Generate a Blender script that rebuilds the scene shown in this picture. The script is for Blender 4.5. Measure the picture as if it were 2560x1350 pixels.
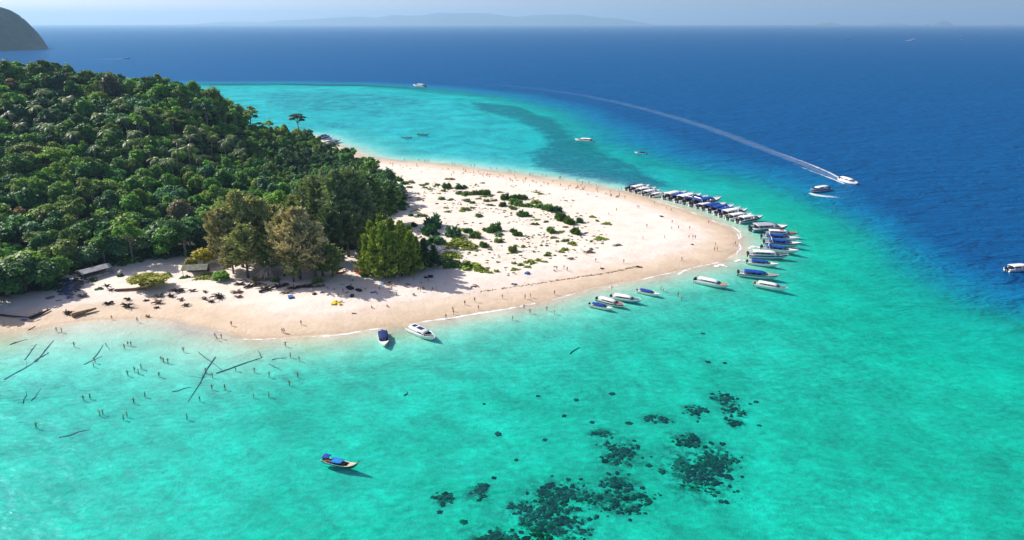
import bpy, math, random
import numpy as np
from mathutils import Vector, Matrix

for o in list(bpy.data.objects):
    bpy.data.objects.remove(o)
SC = bpy.context.scene
COL = SC.collection
R = math.radians
rng = np.random.default_rng(7)
random.seed(7)

# ------------------------------------------------------------------ camera
CAM_H, FPX, PITCH = 85.0, 1730.0, R(19.65)
cam_data = bpy.data.cameras.new('camera')
cam_data.sensor_width = 36.0
cam_data.lens = 36.0 * FPX / 2560.0
cam_data.clip_start = 1.0
cam_data.clip_end = 120000.0
cam = bpy.data.objects.new('camera', cam_data)
cam.location = (0, 0, CAM_H)
cam.rotation_euler = (math.pi / 2 - PITCH, 0, 0)
COL.objects.link(cam)
SC.camera = cam

# ------------------------------------------------------------------ sky and sun
SUN_EL = R(35.0)
LIGHT_DIR = Vector((0.90, -0.43, 0)).normalized()      # the way shadows fall on the ground
sun_az = math.atan2(-LIGHT_DIR.x, -LIGHT_DIR.y)         # compass angle of the sun from +Y towards +X
world = bpy.data.worlds.new('World')
SC.world = world
world.use_nodes = True
wn = world.node_tree
for n in list(wn.nodes):
    wn.nodes.remove(n)
sky = wn.nodes.new('ShaderNodeTexSky')
sky.sky_type = 'NISHITA'
sky.sun_disc = False
sky.sun_elevation = SUN_EL
sky.sun_rotation = sun_az
sky.air_density = 0.55
sky.dust_density = 2.2
sky.ozone_density = 2.0
sky.altitude = 400.0
bg = wn.nodes.new('ShaderNodeBackground')
bg.inputs['Strength'].default_value = 0.118
wo = wn.nodes.new('ShaderNodeOutputWorld')
tn = wn.nodes.new('ShaderNodeMix')
tn.data_type = 'RGBA'
tn.blend_type = 'MULTIPLY'
tn.inputs[0].default_value = 1.0
tn.inputs[7].default_value = (1.12, 1.0, 0.98, 1)      # the milky, slightly violet cast of the tropical sky
wn.links.new(sky.outputs[0], tn.inputs[6])
wn.links.new(tn.outputs[2], bg.inputs['Color'])
wn.links.new(bg.outputs[0], wo.inputs['Surface'])

sun_data = bpy.data.lights.new('sun', 'SUN')
sun_data.energy = 4.6
sun_data.angle = R(0.5)
sun_data.color = (1.0, 0.945, 0.87)
sun = bpy.data.objects.new('sun', sun_data)
sd_ = Vector((LIGHT_DIR.x * math.cos(SUN_EL), LIGHT_DIR.y * math.cos(SUN_EL), -math.sin(SUN_EL)))
sun.rotation_euler = sd_.to_track_quat('-Z', 'Y').to_euler()
sun.location = (-300, 200, 400)
COL.objects.link(sun)

vs = SC.view_settings
vs.view_transform = 'Standard'
vs.look = 'None'
vs.exposure = 0.58
vs.gamma = 1.0
vs.use_curve_mapping = False
SC.render.engine = 'CYCLES'
SC.cycles.use_denoising = True
SC.cycles.max_bounces = 6
SC.cycles.transparent_max_bounces = 12
SC.cycles.volume_bounces = 0
SC.cycles.sample_clamp_indirect = 4.0
SC.cycles.sample_clamp_direct = 12.0
SC.cycles.caustics_reflective = False
SC.cycles.caustics_refractive = False

# ------------------------------------------------------------------ helpers
_cp, _sp = math.cos(PITCH), math.sin(PITCH)


def ray(px, py):
    cx, cy = (px - 1280) / FPX, (675 - py) / FPX
    return Vector((cx, _cp + cy * _sp, -_sp + cy * _cp))


def P(px, py, z=0.0):
    """the place on the level z that was measured at this point of the survey picture"""
    d = ray(px, py)
    t = (z - CAM_H) / d.z
    return Vector((d.x * t, d.y * t, z))


def proj(x, y, z):
    """numpy: world -> picture coordinates and depth"""
    dz = z - CAM_H
    fwd = y * _cp - dz * _sp
    up = y * _sp + dz * _cp
    return 1280 + FPX * x / fwd, 675 - FPX * up / fwd, fwd


def seg_dist(pts, poly, closed):
    poly = np.asarray(poly, float)
    a = poly if closed else poly[:-1]
    b = np.roll(poly, -1, 0) if closed else poly[1:]
    best = np.full(len(pts), 1e18)
    for p, q in zip(a, b):
        d = q - p
        L = max((d * d).sum(), 1e-9)
        t = np.clip(((pts - p) @ d) / L, 0, 1)
        e = pts - (p + t[:, None] * d)
        best = np.minimum(best, (e * e).sum(1))
    return np.sqrt(best)


def inside(pts, poly):
    poly = np.asarray(poly, float)
    x, y = pts[:, 0], pts[:, 1]
    r = np.zeros(len(pts), bool)
    j = len(poly) - 1
    for i in range(len(poly)):
        xi, yi = poly[i]
        xj, yj = poly[j]
        if yi != yj:
            c = ((yi > y) != (yj > y)) & (x < (xj - xi) * (y - yi) / (yj - yi) + xi)
            r ^= c
        j = i
    return r


def sdist(pts, poly):
    d = seg_dist(pts, poly, True)
    return np.where(inside(pts, poly), d, -d)


def sstep(a, b, x):
    t = np.clip((x - a) / (b - a), 0, 1)
    return t * t * (3 - 2 * t)


def vnoise(x, y, seed=0):
    """smooth value noise on a unit lattice, 0..1"""
    xi, yi = np.floor(x).astype(np.int64), np.floor(y).astype(np.int64)
    fx, fy = x - xi, y - yi
    fx, fy = fx * fx * (3 - 2 * fx), fy * fy * (3 - 2 * fy)

    def h(a, b):
        n = (a * 374761393 + b * 668265263 + seed * 974634777) & 0x7fffffff
        n = ((n ^ (n >> 13)) * 1274126177) & 0x7fffffff
        return ((n ^ (n >> 16)) & 0xffff) / 65535.0
    return (h(xi, yi) * (1 - fx) + h(xi + 1, yi) * fx) * (1 - fy) + (h(xi, yi + 1) * (1 - fx) + h(xi + 1, yi + 1) * fx) * fy


def fbm(x, y, seed=0, octv=4):
    s, a, t = 0.0, 0.5, 0.0
    for k in range(octv):
        s = s + a * vnoise(x * 2 ** k, y * 2 ** k, seed + k)
        t += a
        a *= 0.5
    return s / t


def tag(o, label=None, cat=None, group=None, kind=None):
    if label: o['label'] = label
    if cat: o['category'] = cat
    if group: o['group'] = group
    if kind: o['kind'] = kind
    return o


def mesh_np(name, verts, faces, mats=(), mi=None, smooth=False, attrs=None):
    """faces: (n,k) array or list of tuples"""
    me = bpy.data.meshes.new(name)
    verts = np.asarray(verts, np.float32)
    if isinstance(faces, np.ndarray):
        n, k = faces.shape
        me.vertices.add(len(verts))
        me.vertices.foreach_set('co', verts.ravel())
        me.loops.add(n * k)
        me.loops.foreach_set('vertex_index', faces.astype(np.int32).ravel())
        me.polygons.add(n)
        me.polygons.foreach_set('loop_start', np.arange(0, n * k, k, dtype=np.int32))
        me.update(calc_edges=True)
    else:
        me.from_pydata([tuple(v) for v in verts], [], [tuple(f) for f in faces])
        me.update()
    for m in mats:
        me.materials.append(m)
    if mi is not None:
        me.polygons.foreach_set('material_index', np.asarray(mi, np.int32))
    if smooth:
        me.polygons.foreach_set('use_smooth', np.ones(len(me.polygons), bool))
    for k, v in (attrs or {}).items():
        v = np.asarray(v, np.float32)
        if v.ndim == 1:
            a = me.attributes.new(k, 'FLOAT', 'POINT')
            a.data.foreach_set('value', v)
        else:
            a = me.attributes.new(k, 'FLOAT_COLOR', 'POINT')
            c = np.ones((len(v), 4), np.float32)
            c[:, :3] = v
            a.data.foreach_set('color', c.ravel())
    me.validate()
    return me


def link(name, me, parent=None, loc=None, rz=None, scale=None):
    o = bpy.data.objects.new(name, me)
    COL.objects.link(o)
    if parent is not None: o.parent = parent
    if loc is not None: o.location = loc
    if rz is not None: o.rotation_euler = (0, 0, rz)
    if scale is not None: o.scale = (scale,) * 3 if isinstance(scale, (int, float)) else scale
    return o


class MB:
    """collects simple solids into one mesh"""
    def __init__(self):
        self.v, self.f, self.m = [], [], []

    def add(self, vs, fs, m=0):
        b = len(self.v)
        self.v += [tuple(v) for v in vs]
        self.f += [tuple(b + i for i in f) for f in fs]
        self.m += [m] * len(fs)

    def box(self, c, s, m=0, rz=0.0, taper=1.0, rot=None):
        x, y, z = s[0] / 2, s[1] / 2, s[2] / 2
        M = rot if rot is not None else Matrix.Rotation(rz, 3, 'Z')
        vs = []
        for k in (-1, 1):
            t = taper if k > 0 else 1.0
            for i, j in ((-1, -1), (1, -1), (1, 1), (-1, 1)):
                vs.append(Vector(c) + M @ Vector((i * x * t, j * y * t, k * z)))
        self.add(vs, [(3, 2, 1, 0), (4, 5, 6, 7), (0, 1, 5, 4), (1, 2, 6, 5), (2, 3, 7, 6), (3, 0, 4, 7)], m)

    def tube(self, pts, radii, n=6, m=0):
        pts = [Vector(p) for p in pts]
        b = len(self.v)
        up = Vector((0.13, 0.21, 0.97))
        for i, p in enumerate(pts):
            d = (pts[min(i + 1, len(pts) - 1)] - pts[max(i - 1, 0)])
            d = d.normalized() if d.length > 1e-9 else Vector((0, 0, 1))
            u = d.cross(up)
            if u.length < 1e-3: u = d.cross(Vector((1, 0, 0)))
            u.normalize()
            w = d.cross(u)
            for k in range(n):
                a = 2 * math.pi * k / n
                self.v.append(tuple(p + (u * math.cos(a) + w * math.sin(a)) * radii[i]))
        fs = []
        for i in range(len(pts) - 1):
            for k in range(n):
                fs.append((b + i * n + k, b + i * n + (k + 1) % n, b + (i + 1) * n + (k + 1) % n, b + (i + 1) * n + k))
        fs.append(tuple(b + k for k in range(n))[::-1])
        fs.append(tuple(b + (len(pts) - 1) * n + k for k in range(n)))
        self.f += fs
        self.m += [m] * len(fs)

    def loft(self, rings, m=0, caps=True, mcols=None):
        b = len(self.v)
        n = len(rings[0])
        for r in rings:
            self.v += [tuple(p) for p in r]
        for i in range(len(rings) - 1):
            for k in range(n):
                self.f.append((b + i * n + k, b + i * n + (k + 1) % n, b + (i + 1) * n + (k + 1) % n, b + (i + 1) * n + k))
                self.m.append(mcols[k] if mcols else m)
        if caps:
            self.f.append(tuple(b + k for k in range(n))[::-1]); self.m.append(m)
            self.f.append(tuple(b + (len(rings) - 1) * n + k for k in range(n))); self.m.append(m)

    def mesh(self, name, mats, smooth=False):
        return mesh_np(name, np.array(self.v), self.f, mats if isinstance(mats, (list, tuple)) else [mats], self.m, smooth)


# ------------------------------------------------------------------ materials
def newmat(name):
    m = bpy.data.materials.new(name)
    m.use_nodes = True
    nt = m.node_tree
    for n in list(nt.nodes):
        nt.nodes.remove(n)
    out = nt.nodes.new('ShaderNodeOutputMaterial')
    return m, nt, out


def N(nt, typ, **kw):
    n = nt.nodes.new(typ)
    for k, v in kw.items():
        if k.startswith('i_'):
            n.inputs[k[2:].replace('_', ' ')].default_value = v
        else:
            setattr(n, k, v)
    return n


def math_node(nt, op, a, b=None, c=None, clamp=False):
    n = nt.nodes.new('ShaderNodeMath')
    n.operation = op
    n.use_clamp = clamp
    for i, v in enumerate((a, b, c)):
        if v is None: continue
        if isinstance(v, (int, float)): n.inputs[i].default_value = v
        else: nt.links.new(v, n.inputs[i])
    return n.outputs[0]


def mixcol(nt, fac, a, b, blend='MIX'):
    n = nt.nodes.new('ShaderNodeMix')
    n.data_type = 'RGBA'
    n.blend_type = blend
    for s, v in ((0, fac), (6, a), (7, b)):
        if isinstance(v, (int, float)): n.inputs[s].default_value = v
        elif isinstance(v, tuple): n.inputs[s].default_value = (*v, 1) if len(v) == 3 else v
        else: nt.links.new(v, n.inputs[s])
    return n.outputs[2]


def ramp(nt, fac, stops, interp='LINEAR'):
    n = nt.nodes.new('ShaderNodeValToRGB')
    cr = n.color_ramp
    cr.interpolation = interp
    while len(cr.elements) < len(stops):
        cr.elements.new(0.5)
    for e, (p, c) in zip(cr.elements, stops):
        e.position = p
        e.color = (*c, 1) if len(c) == 3 else c
    nt.links.new(fac, n.inputs[0])
    return n.outputs[0]


def noise(nt, vec, scale, detail=3.0, rough=0.5, dist=0.0):
    n = nt.nodes.new('ShaderNodeTexNoise')
    n.inputs['Scale'].default_value = scale
    n.inputs['Detail'].default_value = detail
    n.inputs['Roughness'].default_value = rough
    n.inputs['Distortion'].default_value = dist
    if vec is not None: nt.links.new(vec, n.inputs['Vector'])
    return n.outputs[0]


def paint(name, col, rough=0.5, spec=0.4, metal=0.0, var=0.12, vscale=3.0, bump=0.0, coat=0.0):
    """plain surface with a little procedural wear"""
    m, nt, out = newmat(name)
    b = N(nt, 'ShaderNodeBsdfPrincipled')
    tc = N(nt, 'ShaderNodeTexCoord')
    nz = noise(nt, tc.outputs['Object'], vscale, 4, 0.6)
    dark = tuple(c * (1 - var * 1.6) for c in col)
    lite = tuple(min(1, c * (1 + var * 0.6)) for c in col)
    c = ramp(nt, nz, [(0.3, dark), (0.7, lite)])
    nt.links.new(c, b.inputs['Base Color'])
    b.inputs['Roughness'].default_value = rough
    b.inputs['Metallic'].default_value = metal
    b.inputs['Specular IOR Level'].default_value = spec
    b.inputs['Coat Weight'].default_value = coat
    if bump:
        bp = N(nt, 'ShaderNodeBump')
        bp.inputs['Strength'].default_value = bump
        bp.inputs['Distance'].default_value = 0.05
        nt.links.new(nz, bp.inputs['Height'])
        nt.links.new(bp.outputs[0], b.inputs['Normal'])
    nt.links.new(b.outputs[0], out.inputs[0])
    return m


M = {}
M['gel_white'] = paint('gel_white', (0.80, 0.80, 0.79), 0.25, 0.5, var=0.07)
M['roof_white'] = paint('roof_white', (0.82, 0.81, 0.79), 0.4, 0.4, var=0.06)
M['roof_grey'] = paint('roof_grey', (0.40, 0.42, 0.46), 0.45, 0.4, var=0.08)
M['canvas_blue'] = paint('canvas_blue', (0.010, 0.065, 0.36), 0.75, 0.2, var=0.25, vscale=1.2, bump=0.4)
M['canvas_navy'] = paint('canvas_navy', (0.012, 0.035, 0.16), 0.75, 0.2, var=0.25, vscale=1.2, bump=0.4)
M['canvas_azure'] = paint('canvas_azure', (0.015, 0.22, 0.62), 0.75, 0.2, var=0.15, vscale=1.2, bump=0.4)
M['glass_dark'] = paint('glass_dark', (0.012, 0.016, 0.022), 0.12, 0.6, var=0.1)
M['rubber_dark'] = paint('rubber_dark', (0.02, 0.022, 0.026), 0.5, 0.4, var=0.2)
M['seat_dark'] = paint('seat_dark', (0.10, 0.11, 0.15), 0.6, 0.3, var=0.2)
M['seat_tan'] = paint('seat_tan', (0.42, 0.33, 0.24), 0.6, 0.3, var=0.2)
M['steel'] = paint('steel', (0.55, 0.56, 0.58), 0.3, 0.5, metal=0.6, var=0.1)
M['red'] = paint('red', (0.52, 0.045, 0.03), 0.45, 0.4, var=0.15)
M['orange'] = paint('orange', (0.72, 0.16, 0.04), 0.5, 0.4, var=0.15)
M['stripe_blue'] = paint('stripe_blue', (0.02, 0.10, 0.33), 0.35, 0.45, var=0.1)
M['stripe_teal'] = paint('stripe_teal', (0.08, 0.32, 0.42), 0.35, 0.45, var=0.1)
M['stripe_dark'] = paint('stripe_dark', (0.03, 0.035, 0.05), 0.35, 0.45, var=0.1)
M['wood_boat'] = paint('wood_boat', (0.24, 0.13, 0.07), 0.55, 0.35, var=0.3)
M['wood_deck'] = paint('wood_deck', (0.55, 0.42, 0.27), 0.6, 0.3, var=0.2)
M['wood_dark'] = paint('wood_dark', (0.075, 0.055, 0.045), 0.9, 0.15, var=0.4, vscale=2.5, bump=0.6)
M['wood_grey'] = paint('wood_grey', (0.20, 0.165, 0.135), 0.9, 0.15, var=0.35, vscale=2.5, bump=0.6)
M['wood_tan'] = paint('wood_tan', (0.36, 0.24, 0.13), 0.85, 0.15, var=0.3, vscale=2.0, bump=0.5)
M['wood_pale'] = paint('wood_pale', (0.55, 0.47, 0.38), 0.85, 0.15, var=0.2, vscale=2.0, bump=0.4)
M['wood_wet'] = paint('wood_wet', (0.13, 0.125, 0.10), 0.9, 0.1, var=0.4, vscale=2.5)
M['coral'] = paint('coral', (0.035, 0.062, 0.024), 0.95, 0.05, var=0.5, vscale=1.6, bump=0.8)
M['coral_brown'] = paint('coral_brown', (0.15, 0.15, 0.08), 0.95, 0.05, var=0.5, vscale=1.6, bump=0.8)
M['coral_weed'] = paint('coral_weed', (0.08, 0.12, 0.05), 0.95, 0.05, var=0.5, vscale=1.6, bump=0.8)
M['bark'] = paint('bark', (0.16, 0.13, 0.10), 0.9, 0.15, var=0.35, vscale=2.0, bump=0.6)
M['bark_pale'] = paint('bark_pale', (0.34, 0.30, 0.25), 0.9, 0.15, var=0.3, vscale=2.0, bump=0.6)
M['tin'] = paint('tin', (0.42, 0.42, 0.44), 0.5, 0.4, metal=0.25, var=0.25, vscale=1.0)
M['thatch'] = paint('thatch', (0.38, 0.26, 0.19), 0.95, 0.1, var=0.35, vscale=2.5, bump=0.8)
M['moss_roof'] = paint('moss_roof', (0.26, 0.27, 0.20), 0.9, 0.15, var=0.3, vscale=0.8, bump=0.4)
M['tarp_grey'] = paint('tarp_grey', (0.20, 0.22, 0.27), 0.7, 0.2, var=0.4, vscale=1.0)
M['tarp_blue'] = paint('tarp_blue', (0.06, 0.16, 0.45), 0.7, 0.2, var=0.25, vscale=1.0)
M['yellow'] = paint('yellow', (0.80, 0.60, 0.03), 0.5, 0.3, var=0.1)
M['towel_red'] = paint('towel_red', (0.50, 0.06, 0.04), 0.9, 0.1, var=0.2)
M['towel_dark'] = paint('towel_dark', (0.035, 0.04, 0.06), 0.9, 0.1, var=0.3)


def leaf_material(name, trans=0.3, rough=0.55):
    """leaf colour = object colour x colour stored with each leaf; a little light comes through"""
    m, nt, out = newmat(name)
    oi = N(nt, 'ShaderNodeObjectInfo')
    at = N(nt, 'ShaderNodeAttribute', attribute_name='tint')
    c = mixcol(nt, 1.0, oi.outputs['Color'], at.outputs['Color'], 'MULTIPLY')
    b = N(nt, 'ShaderNodeBsdfPrincipled')
    nt.links.new(c, b.inputs['Base Color'])
    b.inputs['Roughness'].default_value = rough
    b.inputs['Specular IOR Level'].default_value = 0.25
    tr = N(nt, 'ShaderNodeBsdfTranslucent')
    tint = mixcol(nt, 1.0, c, (1.25, 1.3, 0.6), 'MULTIPLY')
    nt.links.new(tint, tr.inputs['Color'])
    mx = N(nt, 'ShaderNodeMixShader')
    mx.inputs[0].default_value = trans
    nt.links.new(b.outputs[0], mx.inputs[1])
    nt.links.new(tr.outputs[0], mx.inputs[2])
    nt.links.new(mx.outputs[0], out.inputs[0])
    return m


M['leaf'] = leaf_material('leaf')
M['needle'] = leaf_material('needle', 0.12, 0.7)
M['palm_leaf'] = leaf_material('palm_leaf', 0.15, 0.42)


def ground_material():
    m, nt, out = newmat('sand_and_soil')
    geo = N(nt, 'ShaderNodeNewGeometry')
    pos = geo.outputs['Position']
    sep = N(nt, 'ShaderNodeSeparateXYZ')
    nt.links.new(pos, sep.inputs[0])
    n1 = noise(nt, pos, 0.045, 4, 0.55)
    n2 = noise(nt, pos, 0.6, 4, 0.6)
    n3 = noise(nt, pos, 2.6, 3, 0.6)
    z = math_node(nt, 'ADD', sep.outputs['Z'], math_node(nt, 'MULTIPLY', math_node(nt, 'SUBTRACT', n1, 0.5), 0.5))
    z = math_node(nt, 'ADD', z, math_node(nt, 'MULTIPLY', math_node(nt, 'SUBTRACT', n2, 0.5), 0.12))
    zz = math_node(nt, 'MULTIPLY_ADD', z, 0.4, 0.2, clamp=True)
    # wet sand near the waterline, damp sand on the slope, dry coral sand above
    sand = ramp(nt, zz, [(0.0, (0.86, 0.84, 0.69)), (0.06, (0.84, 0.81, 0.65)), (0.15, (0.70, 0.63, 0.48)), (0.19, (0.62, 0.53, 0.39)), (0.215, (0.57, 0.445, 0.315)), (0.27, (0.63, 0.49, 0.35)),
                         (0.47, (0.69, 0.555, 0.42)), (0.585, (0.735, 0.615, 0.505)), (0.64, (0.80, 0.70, 0.615)), (0.78, (0.82, 0.725, 0.645))])
    fleck = ramp(nt, n3, [(0.25, (0.86, 0.84, 0.80)), (0.6, (1, 1, 1))])
    sand = mixcol(nt, 0.8, sand, fleck, 'MULTIPLY')
    blot = ramp(nt, noise(nt, pos, 0.16, 5, 0.65), [(0.3, (0.84, 0.81, 0.77)), (0.62, (1.03, 1.03, 1.03))])
    sand = mixcol(nt, 0.8, sand, blot, 'MULTIPLY')
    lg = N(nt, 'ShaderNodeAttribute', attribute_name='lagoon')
    rub = ramp(nt, noise(nt, pos, 0.03, 6, 0.75, 0.5), [(0.35, (0.44, 0.46, 0.60)), (0.6, (0.74, 0.74, 0.84))])  # lagoon bed tinted blue: sky reflection on the water painted into its colour
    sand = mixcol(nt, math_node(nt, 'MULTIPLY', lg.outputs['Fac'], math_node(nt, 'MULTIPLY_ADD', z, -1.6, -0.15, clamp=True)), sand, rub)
    # forest floor
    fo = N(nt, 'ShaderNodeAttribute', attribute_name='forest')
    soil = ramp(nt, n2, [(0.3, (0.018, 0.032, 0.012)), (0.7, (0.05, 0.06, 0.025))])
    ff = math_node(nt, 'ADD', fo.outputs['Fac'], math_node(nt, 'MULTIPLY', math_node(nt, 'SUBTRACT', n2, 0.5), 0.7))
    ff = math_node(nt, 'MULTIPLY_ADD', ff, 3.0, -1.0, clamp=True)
    # creeping plants on the dune
    gr = N(nt, 'ShaderNodeAttribute', attribute_name='dune')
    gmask = math_node(nt, 'MULTIPLY', gr.outputs['Fac'], math_node(nt, 'MULTIPLY_ADD', noise(nt, pos, 0.22, 5, 0.7), 6.0, -3.25, clamp=True))
    straw = ramp(nt, n3, [(0.3, (0.36, 0.31, 0.17)), (0.7, (0.50, 0.43, 0.29))])
    sand = mixcol(nt, math_node(nt, 'MULTIPLY', gmask, 0.5), sand, straw)
    # dark reef and weed on the sea bed
    rf = N(nt, 'ShaderNodeAttribute', attribute_name='reef')
    rn = noise(nt, pos, 0.06, 8, 0.78)
    rmask = math_node(nt, 'ADD', rf.outputs['Fac'], math_node(nt, 'MULTIPLY', math_node(nt, 'SUBTRACT', rn, 0.5), 2.4))
    rmask = math_node(nt, 'MULTIPLY_ADD', rmask, 2.1, -0.75, clamp=True)
    weed = ramp(nt, noise(nt, pos, 0.5, 4, 0.7), [(0.3, (0.17, 0.15, 0.24)), (0.7, (0.36, 0.32, 0.40))])
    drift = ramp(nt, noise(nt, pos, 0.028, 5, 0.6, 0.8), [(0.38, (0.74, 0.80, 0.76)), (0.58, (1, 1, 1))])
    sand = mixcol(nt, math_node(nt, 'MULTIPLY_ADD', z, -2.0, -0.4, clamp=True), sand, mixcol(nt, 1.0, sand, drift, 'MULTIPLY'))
    bed = mixcol(nt, rmask, sand, weed)
    # fine weed specks on the sandy flat
    sp = N(nt, 'ShaderNodeAttribute', attribute_name='specks')
    smask = math_node(nt, 'MULTIPLY', sp.outputs['Fac'], math_node(nt, 'MULTIPLY_ADD', noise(nt, pos, 0.5, 7, 0.75, 0.3), 6.0, -2.5, clamp=True))
    bed = mixcol(nt, math_node(nt, 'MINIMUM', smask, 0.92), bed, (0.055, 0.085, 0.035))
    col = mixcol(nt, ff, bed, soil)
    b = N(nt, 'ShaderNodeBsdfPrincipled')
    nt.links.new(col, b.inputs['Base Color'])
    rr = ramp(nt, zz, [(0.19, (0.9, 0.9, 0.9)), (0.21, (0.32, 0.32, 0.32)), (0.28, (0.55, 0.55, 0.55)), (0.45, (0.95, 0.95, 0.95))])
    nt.links.new(rr, b.inputs['Roughness'])
    b.inputs['Specular IOR Level'].default_value = 0.25
    bp = N(nt, 'ShaderNodeBump')
    bp.inputs['Strength'].default_value = 0.7
    bp.inputs['Distance'].default_value = 0.3
    hh = math_node(nt, 'ADD', n2, math_node(nt, 'MULTIPLY', n3, 0.45))
    nt.links.new(hh, bp.inputs['Height'])
    nt.links.new(bp.outputs[0], b.inputs['Normal'])
    nt.links.new(b.outputs[0], out.inputs[0])
    return m


def water_material():
    m, nt, out = newmat('sea_water')
    geo = N(nt, 'ShaderNodeNewGeometry')
    pos = geo.outputs['Position']
    dep = N(nt, 'ShaderNodeAttribute', attribute_name='depth').outputs['Fac']
    # wind waves: crests run across the wind
    mp = N(nt, 'ShaderNodeMapping')
    mp.inputs['Rotation'].default_value = (0, 0, R(-24))
    mp.inputs['Scale'].default_value = (0.55, 1.0, 1.0)
    nt.links.new(pos, mp.inputs['Vector'])
    w1 = noise(nt, mp.outputs[0], 0.85, 3, 0.6, 0.6)      # ripples of about a metre
    w2 = noise(nt, mp.outputs[0], 0.22, 3, 0.55, 0.4)     # short waves
    w4 = noise(nt, mp.outputs[0], 0.10, 3, 0.6, 0.5)      # chop seen from afar
    w3 = noise(nt, mp.outputs[0], 0.02, 3, 0.5)           # gusts
    gust = math_node(nt, 'MULTIPLY_ADD', w3, 2.2, -0.45, clamp=True)
    hgt = math_node(nt, 'ADD', math_node(nt, 'MULTIPLY', w1, 0.40), math_node(nt, 'MULTIPLY', w2, 1.0))
    hgt = math_node(nt, 'ADD', hgt, math_node(nt, 'MULTIPLY', w4, 3.2))
    hgt = math_node(nt, 'MULTIPLY', hgt, math_node(nt, 'MULTIPLY_ADD', gust, 0.6, 0.5))
    calm = math_node(nt, 'MULTIPLY', dep, 0.9, clamp=True)
    bp = N(nt, 'ShaderNodeBump')
    nt.links.new(math_node(nt, 'MULTIPLY_ADD', calm, 0.30, 0.05), bp.inputs['Strength'])
    bp.inputs['Distance'].default_value = 1.1
    nt.links.new(hgt, bp.inputs['Height'])
    nrm = bp.outputs[0]
    # water layer thickness swells with the waves
    wave = math_node(nt, 'ADD', math_node(nt, 'MULTIPLY', math_node(nt, 'SUBTRACT', w1, 0.5), 1.5),
                     math_node(nt, 'MULTIPLY', math_node(nt, 'SUBTRACT', w2, 0.5), 1.2))
    d = math_node(nt, 'MAXIMUM', math_node(nt, 'ADD', dep, math_node(nt, 'MULTIPLY', wave, math_node(nt, 'MULTIPLY', dep, 0.38, clamp=True))), 0.0)
    comb = N(nt, 'ShaderNodeCombineColor')
    for k, ext in zip(('Red', 'Green', 'Blue'), (0.98, 0.022, 0.058)):
        nt.links.new(math_node(nt, 'EXPONENT', math_node(nt, 'MULTIPLY', d, -ext)), comb.inputs[k])
    tr = N(nt, 'ShaderNodeBsdfTransparent')
    # focused ripple light painted into the water tint by wave noise
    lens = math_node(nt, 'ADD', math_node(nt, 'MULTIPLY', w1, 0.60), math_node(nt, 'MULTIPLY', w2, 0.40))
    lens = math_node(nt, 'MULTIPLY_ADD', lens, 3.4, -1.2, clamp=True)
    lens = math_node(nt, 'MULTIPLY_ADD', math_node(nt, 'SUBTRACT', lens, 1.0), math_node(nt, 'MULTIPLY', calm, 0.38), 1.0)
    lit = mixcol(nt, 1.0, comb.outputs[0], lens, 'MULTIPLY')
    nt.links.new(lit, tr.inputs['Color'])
    # light scattered back by the water itself, turquoise over the shelf and blue off it
    dn = math_node(nt, 'MULTIPLY', d, 1 / 14.0, clamp=True)
    sc = ramp(nt, dn, [(0.0, (0.05, 0.60, 0.45)), (0.2, (0.0, 0.55, 0.48)), (0.30, (0.0, 0.44, 0.47)), (0.42, (0.0, 0.27, 0.39)), (0.60, (0.0, 0.15, 0.31)), (0.85, (0.0, 0.066, 0.205))])
    df = N(nt, 'ShaderNodeBsdfDiffuse')
    nt.links.new(sc, df.inputs['Color'])
    bd = N(nt, 'ShaderNodeBump')
    bd.inputs['Strength'].default_value = 0.85
    bd.inputs['Distance'].default_value = 1.6
    nt.links.new(hgt, bd.inputs['Height'])
    nt.links.new(bd.outputs[0], df.inputs['Normal'])
    op = ramp(nt, dn, [(0.0, (0, 0, 0)), (0.2, (0.02,) * 3), (0.30, (0.28,) * 3), (0.42, (0.62,) * 3), (0.6, (0.92,) * 3), (0.8, (1, 1, 1))])
    body = N(nt, 'ShaderNodeMixShader')
    nt.links.new(op, body.inputs[0])
    nt.links.new(tr.outputs[0], body.inputs[1])
    nt.links.new(df.outputs[0], body.inputs[2])
    gl = N(nt, 'ShaderNodeBsdfGlossy')
    gl.inputs['Roughness'].default_value = 0.12
    gl.inputs['Color'].default_value = (0.34, 0.74, 1.0, 1)
    nt.links.new(nrm, gl.inputs['Normal'])
    fr = N(nt, 'ShaderNodeFresnel')
    fr.inputs['IOR'].default_value = 1.33
    nt.links.new(nrm, fr.inputs['Normal'])
    fac = math_node(nt, 'MULTIPLY', math_node(nt, 'MINIMUM', fr.outputs[0], 0.45), 0.30)
    mx = N(nt, 'ShaderNodeMixShader')
    nt.links.new(fac, mx.inputs[0])
    nt.links.new(body.outputs[0], mx.inputs[1])
    nt.links.new(gl.outputs[0], mx.inputs[2])
    nt.links.new(mx.outputs[0], out.inputs[0])
    return m


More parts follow.
